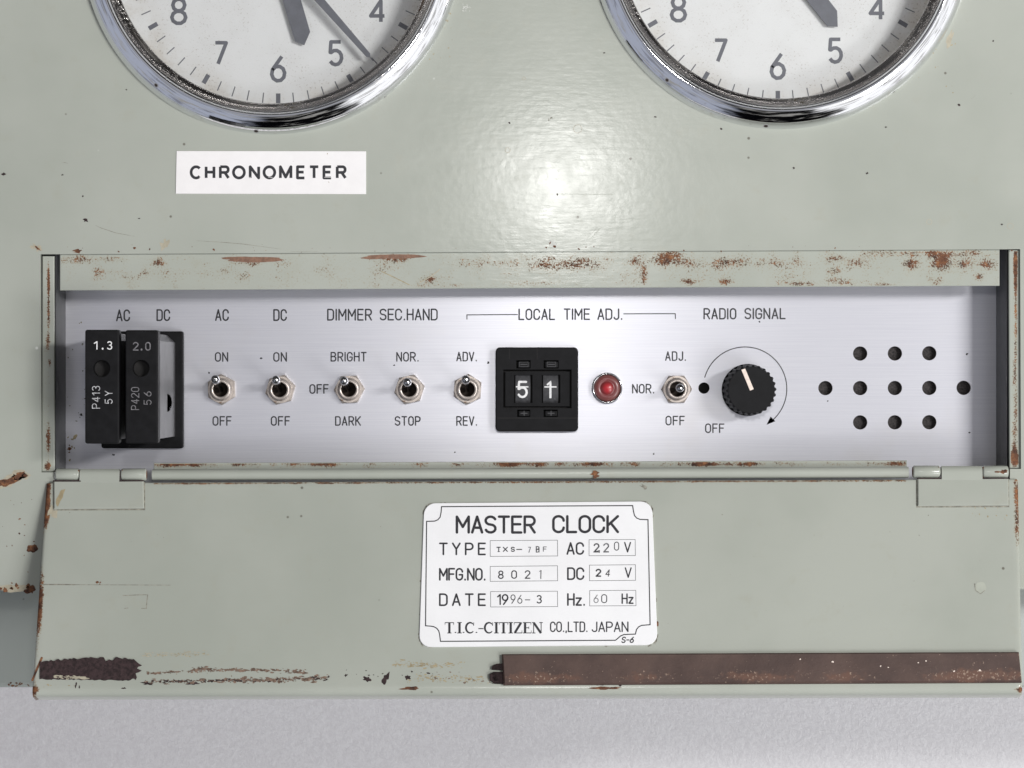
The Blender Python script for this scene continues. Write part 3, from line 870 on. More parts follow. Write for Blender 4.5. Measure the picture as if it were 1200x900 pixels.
for x, y, r in ((937, 774, 1.2), (975, 777, 1.8), (1031, 782, 1.2), (1040, 783.5, 1), (1084, 776, 1.2), (1117, 788, 1.4), (1147, 787, 1.6), (1075, 778, 1)):
    mb.blob(x, y, r * .8, r * .7, DS, 'bead', rnd, 8, .3, 0, 7.6)
mb.build("seal_strip", root, DS(890, 785), "dark brown perished rubber strip along the door's lower edge")

# hinges
def hinge(x0, x1, ktop, kbot, yb, kn, label_spots):
    mb = MB()
    # leaf lying on the door, with its tongue running up between the knuckles
    lift = 3.4
    pl = [DS(x0, kbot + 1.0, lift), DS(x1, kbot + .6, lift), DS(x1 + .6, yb - .6, lift), DS(x0 + .2, yb, lift)]
    pb = [p - DN * 3.4 for p in pl]
    # bevelled edge loop
    cen = sum(pl, Vector()) / 4
    mid = [p - DN * .9 for p in pl]
    top = [p + (Vector((1 if p.x < cen.x else -1, 0, 0)) * 1.1 + DV * (1.1 if (p - cen).dot(DV) < 0 else -1.1)) for p in pl]
    mb.add(top + mid + pb, [(0, 3, 2, 1)] + [(k * 4 + i, k * 4 + (i + 1) % 4, (k + 1) * 4 + (i + 1) % 4, (k + 1) * 4 + i) for k in range(2) for i in range(4)], 'paint')
    kc = (ktop + kbot) / 2
    rad = (kbot - ktop) / 2
    hc = -1.0
    c0 = T(0, kc, hc)
    # tongue: half-round continuing flat into the leaf
    tx0, tx1 = T(kn[0] + .9, 0, hc).x, T(kn[1] - .9, 0, hc).x
    prof = [(c0.y + rad * math.cos(R(a)), hc + rad * math.sin(R(a))) for a in (20, 45, 70, 90)]
    e = DS(600, kbot + 3.0, lift + .02)
    prof.append((e.y, e.z))
    mb.add([(tx0, y, z) for y, z in prof] + [(tx1, y, z) for y, z in prof], [(i, i + 5, i + 6, i + 1) for i in range(4)][::1], 'paint', None, True)
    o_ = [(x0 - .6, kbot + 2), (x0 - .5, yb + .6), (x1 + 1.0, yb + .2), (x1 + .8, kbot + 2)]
    mb.ribbon(o_, 1.5, DS, 'scratch_or_shade', .12)  # contact shade around the leaf, drawn as a dark line
    mb.ribbon([(x0 - .5, kbot + 1.0), (kn[0] + 1, kbot + 1.0), (kn[0] + 1, ktop + 3)], 1.6, DS, 'residue_or_shade', lift + .3)  # shade in the gaps between leaf and knuckles, drawn on both sides
    mb.ribbon([(kn[1] - 1, ktop + 3), (kn[1] - 1, kbot + 1.0), (x1, kbot + .7)], 1.6, DS, 'residue_or_shade', lift + .3)
    for rust_spot in label_spots: mb.blob(*rust_spot, DS, 'stain', rnd, 14, .4, .3, lift + .15)
    hg = mb.build("hinge", root, DS((x0 + x1) / 2, (kbot + yb) / 2))
    for a, b in ((kn[2], kn[0]), (kn[1], kn[3])):
        mk = MB()
        xa, xb = T(a, 0, hc).x, T(b, 0, hc).x
        prof = [(xa, rad - 1.6), (xa + .8, rad - .5), (xa + 1.8, rad), (xb - 1.8, rad), (xb - .8, rad - .5), (xb, rad - 1.6)]
        n = 24
        pts = [(x, c0.y + r * math.cos(2 * math.pi * i / n), hc + r * math.sin(2 * math.pi * i / n)) for x, r in prof for i in range(n)]
        fs = [(k * n + i, k * n + (i + 1) % n, (k + 1) * n + (i + 1) % n, (k + 1) * n + i) for k in range(5) for i in range(n)]
        mk.add(pts, [f[::-1] for f in fs], 'paint', [.16] * len(pts), True)
        mk.add(pts[:n], [tuple(range(n))], 'rust'); mk.add(pts[-n:], [tuple(range(n))], 'rust')
        sf = lambda x, y, l: T(x, y, hc + math.sqrt(max(0, rad * rad - (y - kc) ** 2)) + l)
        for q in ((b - 1.4, kc + 3) if b == kn[0] else (a + 1.4, kc + 3),):
            mk.ribbon([(q[0], ktop + 2), (q[0], kbot - 1)], 1.3, sf, 'rust', .25)
        if b == kn[3] and x0 > 600:
            mk.blob(1176, kc - .4, 4, 2.4, sf, 'rust', rnd, 12, .3, 0, .3); mk.blob(1169, kc, 3, 1.2, sf, 'rust', rnd, 12, .3, 0, .3)
        mk.build("knuckle", hg, ((xa + xb) / 2, c0.y, hc))
    return hg
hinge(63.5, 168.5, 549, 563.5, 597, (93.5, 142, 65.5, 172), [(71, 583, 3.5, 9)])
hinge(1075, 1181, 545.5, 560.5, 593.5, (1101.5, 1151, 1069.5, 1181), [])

# ------------------------------------------------------------------ nameplate on the door
mb = MB()
LP = 2.0
pl = [(x, y) for x, y in rrect(494, 589.5, 766.5, 757, 13, 6)]
def plate_px(x, y):   # the plate sits a hair turned on the door
    f = (x - 494) / 272.5; g = (y - 589.5) / 167.5
    return (494 + 3.5 - 6 * g * (1 - f) + f * 266.0 + f * g * 6.5 + (1 - f) * g * 0, 590.5 - 2.2 * f + g * (167.6 - .2 * f))
top_ = [DS(*plate_px(x, y), LP) for x, y in pl]; mid_ = [DS(*plate_px(*p), LP - .5) for p in inset(pl, -.5)]; bot_ = [p - DN * (LP - .5) for p in mid_]
n_ = len(pl)
mb.add(top_, [tuple(range(n_))], 'plate'); mb.add(top_, [tuple(range(n_))[::-1]], 'plate') if False else None
mb.add(top_ + mid_ + bot_, [(k * n_ + i, (k + 1) * n_ + i, (k + 1) * n_ + (i + 1) % n_, k * n_ + (i + 1) % n_) for k in range(2) for i in range(n_)], 'plate')
for i in range(70):
    q = rnd.random() * n_; k = int(q); f = q - k
    p_ = Vector(plate_px(*pl[k])).lerp(Vector(plate_px(*pl[(k + 1) % n_])), f)
    c_ = Vector((630, 673)); d_ = (p_ - c_).normalized()
    mb.blob(p_.x + d_.x * 1.6, p_.y + d_.y * 1.4, rnd.uniform(.5, 2.4), rnd.uniform(.3, .8), DS, 'scratch_or_shade', rnd, 9, .4, 0 if abs(d_.y) > .55 else 1.57, .12)
mb.blob(770.5, 731, 1.8, 3, DS, 'rust', rnd, 10, .4, 0, .14)
np_ = mb.build("nameplate", root, DS(630, 673, 0), "white nameplate headed MASTER CLOCK on the open door")
def NP(x, y, lift=0.0): return DS(480 + x / 4.0, 580 + y / 4.0, LP + lift)      # plate drawing at four times the size
mb = MB()
bd = [(150, 57), (1045, 52), (1049, 78)] + [(1085 + 36 * math.cos(R(a)), 80 + 37 * math.sin(R(a))) for a in (150, 125, 100)] + [(1117, 118), (1127, 610), (1100, 612)] \
    + [(1096 + 36 * math.cos(R(a)), 648 + 36 * math.sin(R(a))) for a in (-105, -130, -155)] + [(1058, 654), (1005, 656), (988, 663), (976, 674), (965, 683), (145, 688), (141, 655)] \
    + [(104 + 36 * math.cos(R(a)), 654 + 36 * math.sin(R(a))) for a in (-25, -50, -75)] + [(100, 617), (75, 615), (80, 126), (108, 125)] + [(112 + 36 * math.cos(R(a)), 88 + 37 * math.sin(R(a))) for a in (80, 55, 30)] + [(148, 82)]
mb.ribbon(bd, 5.0, NP, 'ink', .1, True)
mb.build("border_line", np_, DS(630, 673, LP))
mb = MB()
text(mb, "MASTER", 216, 592, 184, 86, 10.5, NP, 'ink', gap=.20)
text(mb, "CLOCK", 668, 982, 182, 86, 10.5, NP, 'ink', gap=.20)
for s_, x0, x1, y in (("TYPE", 138, 358, 285), ("DATE", 138, 358, 523)): text(mb, s_, x0, x1, y, 60, 7, NP, 'ink', gap=.46)
text(mb, "MFG.NO.", 138, 359, 404, 60, 7, NP, 'ink', gap=.20)
text(mb, "AC", 735, 818, 283, 60, 7, NP, 'ink', gap=.22); text(mb, "DC", 738, 819, 401, 60, 7, NP, 'ink', gap=.22)
text(mb, "Hz.", 738, 825, 522, 60, 7, NP, 'ink', gap=.22)
text(mb, "V", 1005, 1038, 272, 50, 5.5, NP, 'ink'); text(mb, "V", 1008, 1041, 391, 50, 5.5, NP, 'ink'); text(mb, "Hz", 993, 1050, 513, 50, 6, NP, 'ink')
text(mb, "CO.,LTD.", 658, 836, 645, 50, 5.2, NP, 'ink', gap=.22); text(mb, "JAPAN", 853, 1026, 645, 50, 5.2, NP, 'ink', gap=.2)
text(mb, "S-6", 991, 1050, 696, 30, 4.5, NP, 'ink', slant=.2)
# seriffed maker's name
def serif(ch):
    th, tn = .205, .075
    if ch == 'T': return .62, [([(.31, 0), (.31, 1)], th), ([(.02, .975), (.60, .975)], tn), ([(.02, .97), (.02, .74)], [.07, .02]), ([(.60, .97), (.60, .74)], [.07, .02]), ([(.17, .02), (.45, .02)], tn)]
    if ch == 'I': return .34, [([(.17, 0), (.17, 1)], th), ([(.02, .02), (.32, .02)], tn), ([(.02, .98), (.32, .98)], tn)]
    if ch == 'C':
        p = arc(.34, .5, .28, .47, 48, 318, 22); ww = [tn + (.18 - tn) * max(0, math.sin(R(20 + 150 * i / 22))) ** 1.3 for i in range(23)]
        return .66, [(p, ww), ([(.58, 1), (.58, .68)], [.06, .02]), ([(.55, .86), (.58, .70)], tn)]
    if ch == '.': return .2, [([(.1, .03), (.1, .12)], .14)]
    if ch == '-': return .4, [([(.03, .42), (.37, .42)], .09)]
    if ch == 'Z': return .62, [([(.52, .97), (.10, .03)], th), ([(.06, .975), (.56, .975)], tn), ([(.06, .025), (.58, .025)], tn), ([(.06, .98), (.06, .74)], [.06, .02]), ([(.58, .02), (.58, .28)], [.06, .02])]
    if ch == 'E': return .62, [([(.17, 0), (.17, 1)], th), ([(.02, .975), (.56, .975)], tn), ([(.02, .025), (.58, .025)], tn), ([(.2, .5), (.42, .5)], tn), ([(.42, .62), (.42, .38)], .04), ([(.56, .98), (.56, .74)], [.06, .02]), ([(.58, .02), (.58, .28)], [.06, .02])]
    if ch == 'N': return .74, [([(.13, .97), (.61, .0)], th), ([(.12, 0), (.12, 1)], tn), ([(.62, 0), (.62, 1)], tn), ([(.02, .02), (.24, .02)], tn), ([(.50, .98), (.73, .98)], tn), ([(.01, .98), (.16, .98)], tn)]
    return .3, []
sx = 165.0; ser = [serif(c) for c in "T.I.C.-CITIZEN"]
kx = (625 - 165) / sum(g[0] for g in ser); k = 0
for gw, st in ser:
    for p, wd in st:
        q = [(sx + gx * kx, 650 - gy * 51) for gx, gy in p]
        mb.ribbon(q, [a * 51 for a in wd] if isinstance(wd, list) else wd * 51, NP, 'ink', .15 + .02 * (k % 5), False, False); k += 1
    sx += gw * kx
mb.build("lettering", np_, DS(630, 673, LP))
mb = MB()
for b in ((378, 216, 693, 290, -2), (841, 212, 1057, 287, -1), (378, 337, 693, 407, -3), (843, 331, 1058, 404, -2), (380, 455, 693, 527, -2), (844, 450, 1060, 522, -1)):
    mb.ribbon([(b[0], b[1]), (b[2], b[1] + b[4]), (b[2] + 1, b[3] + b[4]), (b[0], b[3])], 2.2, NP, 'ink_thin', .1, True)
mb.build("value_boxes", np_, DS(630, 673, LP))
mb = MB()
def stamp(ch, xc, yc, H_, Wd, mat, sw=4.0, sl=0.0): text(mb, ch, xc - Wd / 2, xc + Wd / 2, yc + H_ / 2, H_, sw, NP, mat, slant=sl)
for ch, xc, Wd in (("T", 418, 19), ("X", 449, 24), ("S", 484, 20), ("-", 514, 28)): stamp(ch, xc, 257, 24, Wd, 'ink_thin', 4.2)
mb.ribbon([(409, 250), (409, 246)], 2.5, NP, 'ink_thin'); mb.ribbon([(413, 268), (423, 268)], 3, NP, 'ink_thin')
stamp("7", 562, 259, 28, 14, 'ink_faint', 3.5); stamp("B", 600, 257, 30, 17, 'ink_thin', 3.4); stamp("H", 601, 258, 28, 16, 'ink_faint', 3.2); stamp("F", 634, 256, 25, 18, 'ink_faint', 3.6)
for ch, xc, yc, mt in (("8", 428, 376, 'ink'), ("0", 490, 375, 'ink'), ("2", 553, 375, 'ink')): stamp(ch, xc, yc, 40, 27, mt, 4.6)
mb.ribbon([(616, 356), (615, 394)], 4.4, NP, 'ink_thin'); mb.ribbon([(608, 361), (616, 356)], 3, NP, 'ink_faint')
stamp("2", 876, 250, 44, 28, 'ink_thin', 5.5); mb.ribbon([(862, 270), (890, 262), (890, 272)], 3.5, NP, 'ink_thin')
stamp("2", 921, 250, 44, 28, 'ink_faint', 5); stamp("2", 923, 248, 42, 24, 'ink_faint', 3); stamp("0", 970, 242, 42, 24, 'ink_thin', 3.6)
stamp("2", 885, 367, 38, 27, 'ink', 6); stamp("4", 927, 368, 34, 22, 'ink_thin', 3.6, .15)
text(mb, "19", 410, 464, 518, 52, 5.8, NP, 'ink', gap=.2)
stamp("9", 485, 490, 44, 24, 'ink_thin', 3.6); 
stamp("6", 517, 491, 42, 24, 'ink_thin', 3.4)
stamp("-", 553, 493, 40, 26, 'ink_thin', 3.6); stamp("3", 607, 491, 40, 26, 'ink', 4.8)
stamp("0", 912, 488, 42, 28, 'ink_thin', 3.8); stamp("6", 874, 489, 40, 24, 'ink_faint', 3.4)
mb.build("stamped_values", np_, DS(630, 673, LP))

# ------------------------------------------------------------------ paper label on the cover
mb = MB()
lb = [(207, 177), (429, 177.3), (429, 227.5), (206, 227)]
mb.prism(pq(0, lb), 1.0, .05, 'paper', bev=.25)
lab = mb.build("tape_label", root, T(318, 202, 0), "white stuck-on label reading CHRONOMETER under the left dial")
mb = MB()
for ch, a_, b_ in (("C", 112, 183), ("H", 200, 262), ("R", 283, 347), ("O", 360, 440), ("N", 458, 524), ("O", 539, 618), ("M", 635, 713), ("E", 735, 792), ("T", 808, 873), ("E", 890, 948), ("R", 968, 1032)):
    text(mb, ch, 200 + a_ / 5.0, 200 + b_ / 5.0, 210.2, 16.4, 2.85, at(1.0), 'ink', w=.74, caps=False)
for x, wd in ((236, 5), (291, 6), (317, 5), (384.5, 9)):       # print flaked off in thin lines near the foot
    mb.ribbon([(x - wd / 2, 207.7), (x + wd / 2, 207.9)], .45, at(1.0), 'paper', .32, False, False)
spots(mb, at(1.0), 5, 210, 425, 180, 225, .3, .8, 'stain', .15)
mb.build("lettering", lab, T(318, 202, 1))

# ------------------------------------------------------------------ clocks
def hand(mb, pts, h1, th, mat):
    poly = ccw(pts)
    mb.prism(poly, h1, h1 - th, mat, bottom=True)
def make_clock(name, C, Dc, label, hands, seed):
    r_ = random.Random(seed)
    mb = MB()
    prof = [(223.8, -1), (223.4, 1), (222.2, 4.6), (219.8, 8.6), (216.4, 12.4), (212.4, 15.6), (208.2, 18.0), (204.6, 19.4), (202.4, 19.7), (201.2, 18.8), (200.4, 16.4), (199.6, 14.4), (198.4, 14.0)]
    mb.lathe(C, prof, 'chrome', 160)
    mb.lathe(C, [(198.4, 14.0), (196.5, 11.8), (193, 8.5), (190, 6), (188.2, 5), (187.8, 3.8), (188.5, 2.5), (206, -2), (206.5, -30), (206.5, DZ - 2)], 'ring', 160)
    cs = lambda x, y, l: Vector((C.x + x, C.y + y, 18.0 + l))
    ck = mb.build(name, root, (C.x, C.y, 0), label)
    mb = MB()
    mb.lathe(Dc, [(207, DZ - 1.5), (207, DZ)], 'dial', 128, False, cap=True)
    mb.build("dial", ck, (Dc.x, Dc.y, DZ))
    S = (D - DZ) / D
    f = lambda x, y, l=0.0: Vector((Dc.x + x * S, Dc.y - y * S, DZ + l))       # offsets from the dial's centre
    mb = MB()
    for num in range(1, 13):
        a = R(num * 30); cx, cy = 134.5 * math.sin(a), -134.5 * math.cos(a)
        s_ = str(num)
        Hn = {'6': 33, '8': 33, '7': 29, '5': 31, '4': 29}.get(s_, 31); wn_ = {'7': 17, '6': 19.5, '5': 18.5, '8': 20.5, '4': 20.5}.get(s_, 19)
        if len(s_) == 2: wn_ = 32
        if s_ in '1': wn_ = 9
        text(mb, s_, cx - wn_ / 2, cx + wn_ / 2, cy + Hn / 2, Hn, 3.75, f, 'ink_grey', caps=False, lift=.15, w=.66)
    mb.build("numerals", ck, (Dc.x, Dc.y, DZ))
    mb = MB()
    for k in range(60):
        a = R(k * 6); sn, cs_ = math.sin(a), -math.cos(a)
        r0, r1, wd = (163.5, 175, 5.2) if k % 5 == 0 else (163.5, 175.5, 1.25)
        mb.ribbon([(r0 * sn, r0 * cs_), (r1 * sn, r1 * cs_)], wd, f, 'ink_grey', .15, False, False)
    mb.build("minute_marks", ck, (Dc.x, Dc.y, DZ))
    for nm, ang, length, w0, w1, tipl, hh in hands:
        mb = MB()
        a = R(ang); d = Vector((math.sin(a), math.cos(a))); nn = Vector((d.y, -d.x))
        c2 = Vector((Dc.x, Dc.y))
        P_ = lambda l, o: tuple(c2 + d * l * S + nn * o * S)
        if nm == "second_hand":
            pts = [P_(-40, -w0 / 2 - 1), P_(length - tipl, -w1 / 2), P_(length - tipl + 3, -.6), P_(length, -.5), P_(length, .5), P_(length - tipl + 3, .6), P_(length - tipl, w1 / 2), P_(-40, w0 / 2 + 1)]
        else:
            pts = [P_(-24, -w0 / 2), P_(length - tipl, -w1 / 2), P_(length, 1), P_(length - tipl * .55, w1 / 2), P_(-24, w0 / 2)]
        hand(mb, pts, DZ + hh, 1.6, 'ink_grey')
        mb.build(nm, ck, (Dc.x, Dc.y, DZ + hh))
    mb = MB()
    mb.lathe(Dc, [(9, DZ + .2), (9, DZ + 24), (7.5, DZ + 26), (0.1, DZ + 26.5)], 'ink_grey', 32)
    mb.build("hub", ck, (Dc.x, Dc.y, DZ))
    mb = MB()
    mb.lathe(C, [(204, -4.0), (204, -2.6)], 'glass', 96, False, cap=True)
    mb.build("glass", ck, (C.x, C.y, -3))
    return ck
make_clock("clock", CL, DL, "left round clock dial, with a thin dark second hand near the five",
           [("hour_hand", 163.4, 112, 22, 20, 13, 7), ("minute_hand", 342, 150, 15, 12, 10, 13), ("second_hand", 138.6, 170, 12, 6, 9, 19)], 3)
make_clock("clock", CR, DR, "right round clock dial, with only the broad hour hand in its lower half",
           [("hour_hand", 141.6, 113, 22, 20, 15, 7), ("minute_hand", 318, 150, 15, 12, 10, 13)], 5)

# ------------------------------------------------------------------ control panel
P0 = at(HP)
mb = MB()
holes_px = [(1008, 414.3), (1048.7, 414.2), (1089, 414), (967.3, 454.8), (1008, 454.8), (1048.7, 454.7), (1089, 454.6), (1129.3, 454.5), (1008, 495), (1048.7, 494.9), (1089, 494.8)]
pan = pq(HP, [(30, 270), (1210, 270), (1210, 640), (30, 640)])
hl = [circle(*T(x, y, HP).xy, 8.6, 28) for x, y in holes_px] + [circle(*T(825, 454.8, HP).xy, 6.8, 24)]
mb.holed(pan, hl, HP, HP - 6, 'alu', wallmat='nickel')
spots(mb, P0, 30, 66, 100, 345, 540, .3, 1.6, 'scratch_or_shade'); spots(mb, P0, 10, 66, 90, 505, 545, .8, 3.5, 'stain'); spots(mb, P0, 6, 66, 82, 520, 534, .8, 3, 'rust')
for x, y, r in ((75, 420, 1.6), (95, 486, 1.5), (133, 533, 1.3), (572, 425, 1.4), (462, 428, .9), (533, 530, .8), (245, 437, 1), (1133, 415, 1.2), (1136, 507, 1), (970, 470, .8), (766, 532, 1.0), (306, 420, 1.2), (890, 377, 1)):
    mb.blob(x, y, r * 1.2, r, P0, 'ink', rnd, 9, .4)
panel = mb.build("control_panel", root, T(600, 450, HP))
mb = MB()
c0, c1 = T(940, 385, HP - 7), T(1160, 525, HP - 7)
mb.grid(lambda u, v: Vector((c0.x + (c1.x - c0.x) * u, c1.y + (c0.y - c1.y) * v, HP - 9)), 1, 1, 'grille')
c0, c1 = T(805, 435, HP - 7), T(845, 475, HP - 7)
mb.grid(lambda u, v: Vector((c0.x + (c1.x - c0.x) * u, c1.y + (c0.y - c1.y) * v, HP - 12)), 1, 1, 'cavity')
mb.build("speaker_cloth", panel, T(1048, 455, HP - 9))

mb = MB()
big = dict(H=14, sw=1.55)
for s_, x0, x1, yb in (("AC", 136, 152.5, 376.6), ("DC", 183.3, 199.5, 376.3), ("AC", 252, 268.3, 376.2), ("DC", 320.2, 336.3, 376.2)):
    text(mb, s_, x0, x1, yb, 14, 1.55, P0, 'ink', gap=.26)
text(mb, "DIMMER", 383.3, 436, 375.8, 14, 1.5, P0, 'ink', gap=.27); text(mb, "SEC.HAND", 444.8, 513, 375.6, 14, 1.5, P0, 'ink', gap=.24)
text(mb, "LOCAL", 607.5, 650.5, 375.2, 13.6, 1.5, P0, 'ink', gap=.26); text(mb, "TIME", 660.5, 691.5, 375, 13.6, 1.5, P0, 'ink', gap=.26); text(mb, "ADJ.", 700, 730, 375, 13.6, 1.5, P0, 'ink', gap=.24)
text(mb, "RADIO", 824.3, 863, 374.4, 13.4, 1.5, P0, 'ink', gap=.27); text(mb, "SIGNAL", 872.3, 920.8, 374.2, 13.4, 1.5, P0, 'ink', gap=.26)
for s_, x0, x1, yb in (("ON", 251.8, 267.5, 424), ("ON", 320.2, 336.3, 424), ("BRIGHT", 387.3, 429.7, 423.8), ("NOR.", 464.3, 491.2, 423.8), ("ADV.", 534.6, 559.4, 423.6), ("ADJ.", 779.3, 804.4, 423),
                       ("OFF", 362.5, 385.3, 461.5), ("NOR.", 740.6, 767.2, 461.2), ("OFF", 249, 271.5, 499), ("OFF", 317.3, 340, 499), ("DARK", 392.6, 423, 499), ("STOP", 462.5, 493, 499), ("REV.", 534.6, 559.6, 499), ("OFF", 779.8, 802.6, 498.6), ("OFF", 826.2, 849, 507.6)):
    text(mb, s_, x0, x1, yb, 11.4, 1.35, P0, 'ink', gap=.28)
mb.build("lettering", panel, T(600, 430, HP))
mb = MB()
mb.ribbon([(547.2, 374), (547.2, 369), (606.5, 368.6)], 1.1, P0, 'ink', .12)
mb.build("bracket_line", panel, T(577, 371, HP))
mb = MB()
mb.ribbon([(731, 367.8), (791.3, 367.6), (791.5, 373.5)], 1.1, P0, 'ink', .12)
mb.build("bracket_line", panel, T(761, 370, HP))
mb = MB()
ar = [(873 + 49 * math.cos(R(a)), 455.6 - 49 * math.sin(R(a))) for a in range(164, -50, -4)]
mb.ribbon(ar, 1.15, P0, 'ink', .12)
mb.flat([(898.3, 497.8), (908.6, 493.6), (903.0, 488.2)], P0, 'ink', .15)
mb.flat([(898.3, 497.8), (903.0, 488.2), (908.6, 493.6)], P0, 'ink', .15)
mb.build("turn_arrow", panel, T(873, 455, HP))

# toggle switches
def toggle_parts():
    mb = MB()
    mb.lathe((0, 0), [(13.6, HP + 5), (13.6, HP + 11.0), (13.0, HP + 11.6), (12.2, HP + 11.8), (12.0, HP + 17), (11.4, HP + 18), (9.4, HP + 18), (8.8, HP + 17.2)], 'nickel', 40)
    mb.lathe((0, 0), [(8.8, HP + 17.2), (8.3, HP + 4), (0.1, HP + 2)], 'nickel_dark', 40)
    body = mb.build("toggle_switch", None, (0, 0, HP))
    mb = MB()
    hexa = [(18.6 * math.cos(R(60 * i)), 18.6 * math.sin(R(60 * i))) for i in range(6)]
    mb.prism(hexa, HP + 7.5, HP + .3, 'nickel', bev=0, cap=False)
    # chamfered top: hexagon sides meeting a round face
    ringp = circle(0, 0, 16.2, 36)
    pts = []
    for i in range(36):
        a = 2 * math.pi * i / 36
        k = math.cos(R(30)) / math.cos((a % (math.pi / 3)) - math.pi / 6)
        pts.append((18.6 * k * math.cos(a), 18.6 * k * math.sin(a), HP + 7.5 - (1.4 * max(0, (18.6 * k - 16.1) / 2.5))))
    mb2 = MB()
    pts0 = [(p[0], p[1], HP + .3) for p in pts]
    rp = [(x * .985, y * .985, HP + 8.0) for x, y in ringp]
    mb2.add(pts0 + pts + rp, [(k * 36 + i, k * 36 + (i + 1) % 36, (k + 1) * 36 + (i + 1) % 36, (k + 1) * 36 + i) for k in range(2) for i in range(36)], 'nickel')
    ri = [(x * .76, y * .76, HP + 8.0) for x, y in ringp]
    mb2.add(rp + ri, [(i, (i + 1) % 36, 36 + (i + 1) % 36, 36 + i) for i in range(36)], 'nickel')
    nut = mb2.build("hex_nut", body, (0, 0, HP))
    mb = MB()
    z0 = HP + 10
    prof = [(3.0, 0), (3.0, 14), (3.4, 24), (4.3, 33), (4.9, 39), (5.0, 42), (4.7, 44.6), (3.8, 46.6), (2.2, 47.8), (.1, 48.2)]
    mb.lathe((0, 0), [(r, z0 + h) for r, h in prof], 'lever', 28)
    lev = mb.build("lever", body, (0, 0, z0))
    return body, nut, lev
tb, tn_, tl = toggle_parts()
sw = [  # centre, tip of the lever, turn of the nut, label
    (260.2, 456.4, 252.2, 444.2, 32, "toggle switch between ON and OFF in the left AC column, flipped up"),
    (329.0, 456.6, 323.2, 444.8, 14, "toggle switch between ON and OFF in the DC column, flipped up"),
    (409.6, 456.2, 403.0, 446.0, 2, "toggle switch under BRIGHT in the DIMMER column, flipped up"),
    (480.0, 456.2, 477.2, 447.8, 12, "toggle switch under NOR. in the SEC.HAND column, flipped up"),
    (548.0, 456.2, 545.6, 444.4, 26, "toggle switch under ADV. left of the black digit wheels, flipped up"),
    (792.6, 456.0, 796.8, 454.6, 0, "toggle switch beside the red lamp set level at NOR.")]
for i, (cx, cy, tx, ty, rt, lb_) in enumerate(sw):
    if i == 0: b, n, l = tb, tn_, tl
    else:
        b, n, l = tb.copy(), tn_.copy(), tl.copy()
        for o in (b, n, l): sc.collection.objects.link(o)
        n.parent = b; l.parent = b
    c = T(cx, cy, HP)
    b.parent = root
    b.location = Vector((c.x * U, c.y * U, (HP + HF) * U))
    n.rotation_euler = (0, 0, R(rt))
    tipw = T(tx, ty, HP + 10 + 42) - Vector((c.x, c.y, HP + 10))
    l.rotation_euler = tipw.to_track_quat('Z', 'Y').to_euler()
    b['label'] = lb_; b['group'] = "toggle switches in a row on the control panel"

# rotary knob
mb = MB()
K = T(879.5, 457, -40)
n = 104
def gear(r, k, h): return [(K.x + (r - (1.7 if (i // 2) % 2 else 0) * k) * math.cos(2 * math.pi * i / n), K.y + (r - (1.7 if (i // 2) % 2 else 0) * k) * math.sin(2 * math.pi * i / n), h) for i in range(n)]
loops = [gear(31.2, 0, HP + 1), gear(31.2, 0, HP + 6), gear(30.8, 1, HP + 8), gear(29.8, 1, HP + 50), gear(28.6, .6, HP + 52.5), gear(27.4, 0, HP + 53.2)]
mb.add([p for l in loops for p in l], [(k * n + i, k * n + (i + 1) % n, (k + 1) * n + (i + 1) % n, (k + 1) * n + i) for k in range(5) for i in range(n)], 'black_gloss')
mb.add(loops[-1], [tuple(range(n))], 'black_gloss')
kn = mb.build("rotary_knob", root, (K.x, K.y, HP), "black knurled radio signal knob with a pale pointer line")
mb = MB()
hp_ = HP + 53.2
mb.prism(pq(hp_, [(868.6, 433.2), (873.2, 431.8), (883.2, 456.0), (878.8, 457.8)]), hp_ + .8, hp_ + .02, 'bead', bev=.3)
mb.build("pointer", kn, T(876, 445, hp_))

# pilot lamp
mb = MB()
L_ = T(711.4, 454.8, HP)
mb.lathe(L_, [(18.6, HP + .2), (18.6, HP + 6), (18.0, HP + 8), (17.2, HP + 8.6), (16.2, HP + 8), (15.6, HP + 6)], 'lever', 64)
pl_ = mb.build("pilot_lamp", root, (L_.x, L_.y, HP), "round red pilot lamp in a chrome ring")
mb = MB()
mb.lathe(L_, [(15.8, HP + 5.6), (14.5, HP + 7.4), (11.5, HP + 8.6), (9.2, HP + 8.2), (8.4, HP + 7.8), (7.2, HP + 9.2), (4.5, HP + 10.6), (2, HP + 11.2), (.1, HP + 11.4)], 'lens', 64)
mb.build("lens", pl_, (L_.x, L_.y, HP))

# thumbwheel switch
mb = MB()
h1 = HP + 14
mp_ = lambda x, y, h: Vector((*T(x, y, h1).xy, h))
def holed_px(mb, outer, holes, ht, hb, mat): mb.holed(pq(ht, outer), [pq(ht, q) for q in holes], ht, hb, mat)
ob = rrect(580.8, 407, 677.6, 505.6, 5, 5)
btn = [(605, 422.2, 621.8, 431.8), (637, 422.2, 654.6, 431.8), (606, 480, 621.4, 488.6), (637, 480, 653.6, 488.6)]
fr_ = rect(589.8, 433, 669.8, 478.4)
holed_px(mb, inset(ccw(ob), 1.2), [fr_] + [rect(*q) for q in btn], h1, HP + 2, 'black_gloss')
mb.prism(pq(h1, ob), h1, HP + .2, 'black_gloss', bev=1.25, cap=False, smooth=True)
for xs in (597, 629.5): mb.ribbon([(xs, 409), (xs, 421)], .6, at(h1), 'cavity', .1, False, False)
mb.flat([(582.5, 489.5), (582.5, 490.3), (676, 490.3), (676, 489.5)][::-1], at(h1), 'cavity', .1)
mb.grid(lambda u, v: T(582 + 94 * u, 504 - 95 * v, HP + 3), 1, 1, 'cavity')
tw = mb.build("thumbwheel_switch", root, T(629, 456, HP), "black thumbwheel switch showing struck-through digits 5 and 1")
mb = MB()
wins = [(602.6, 439.5, 624, 472.2), (635, 439.5, 656.6, 472.2)]
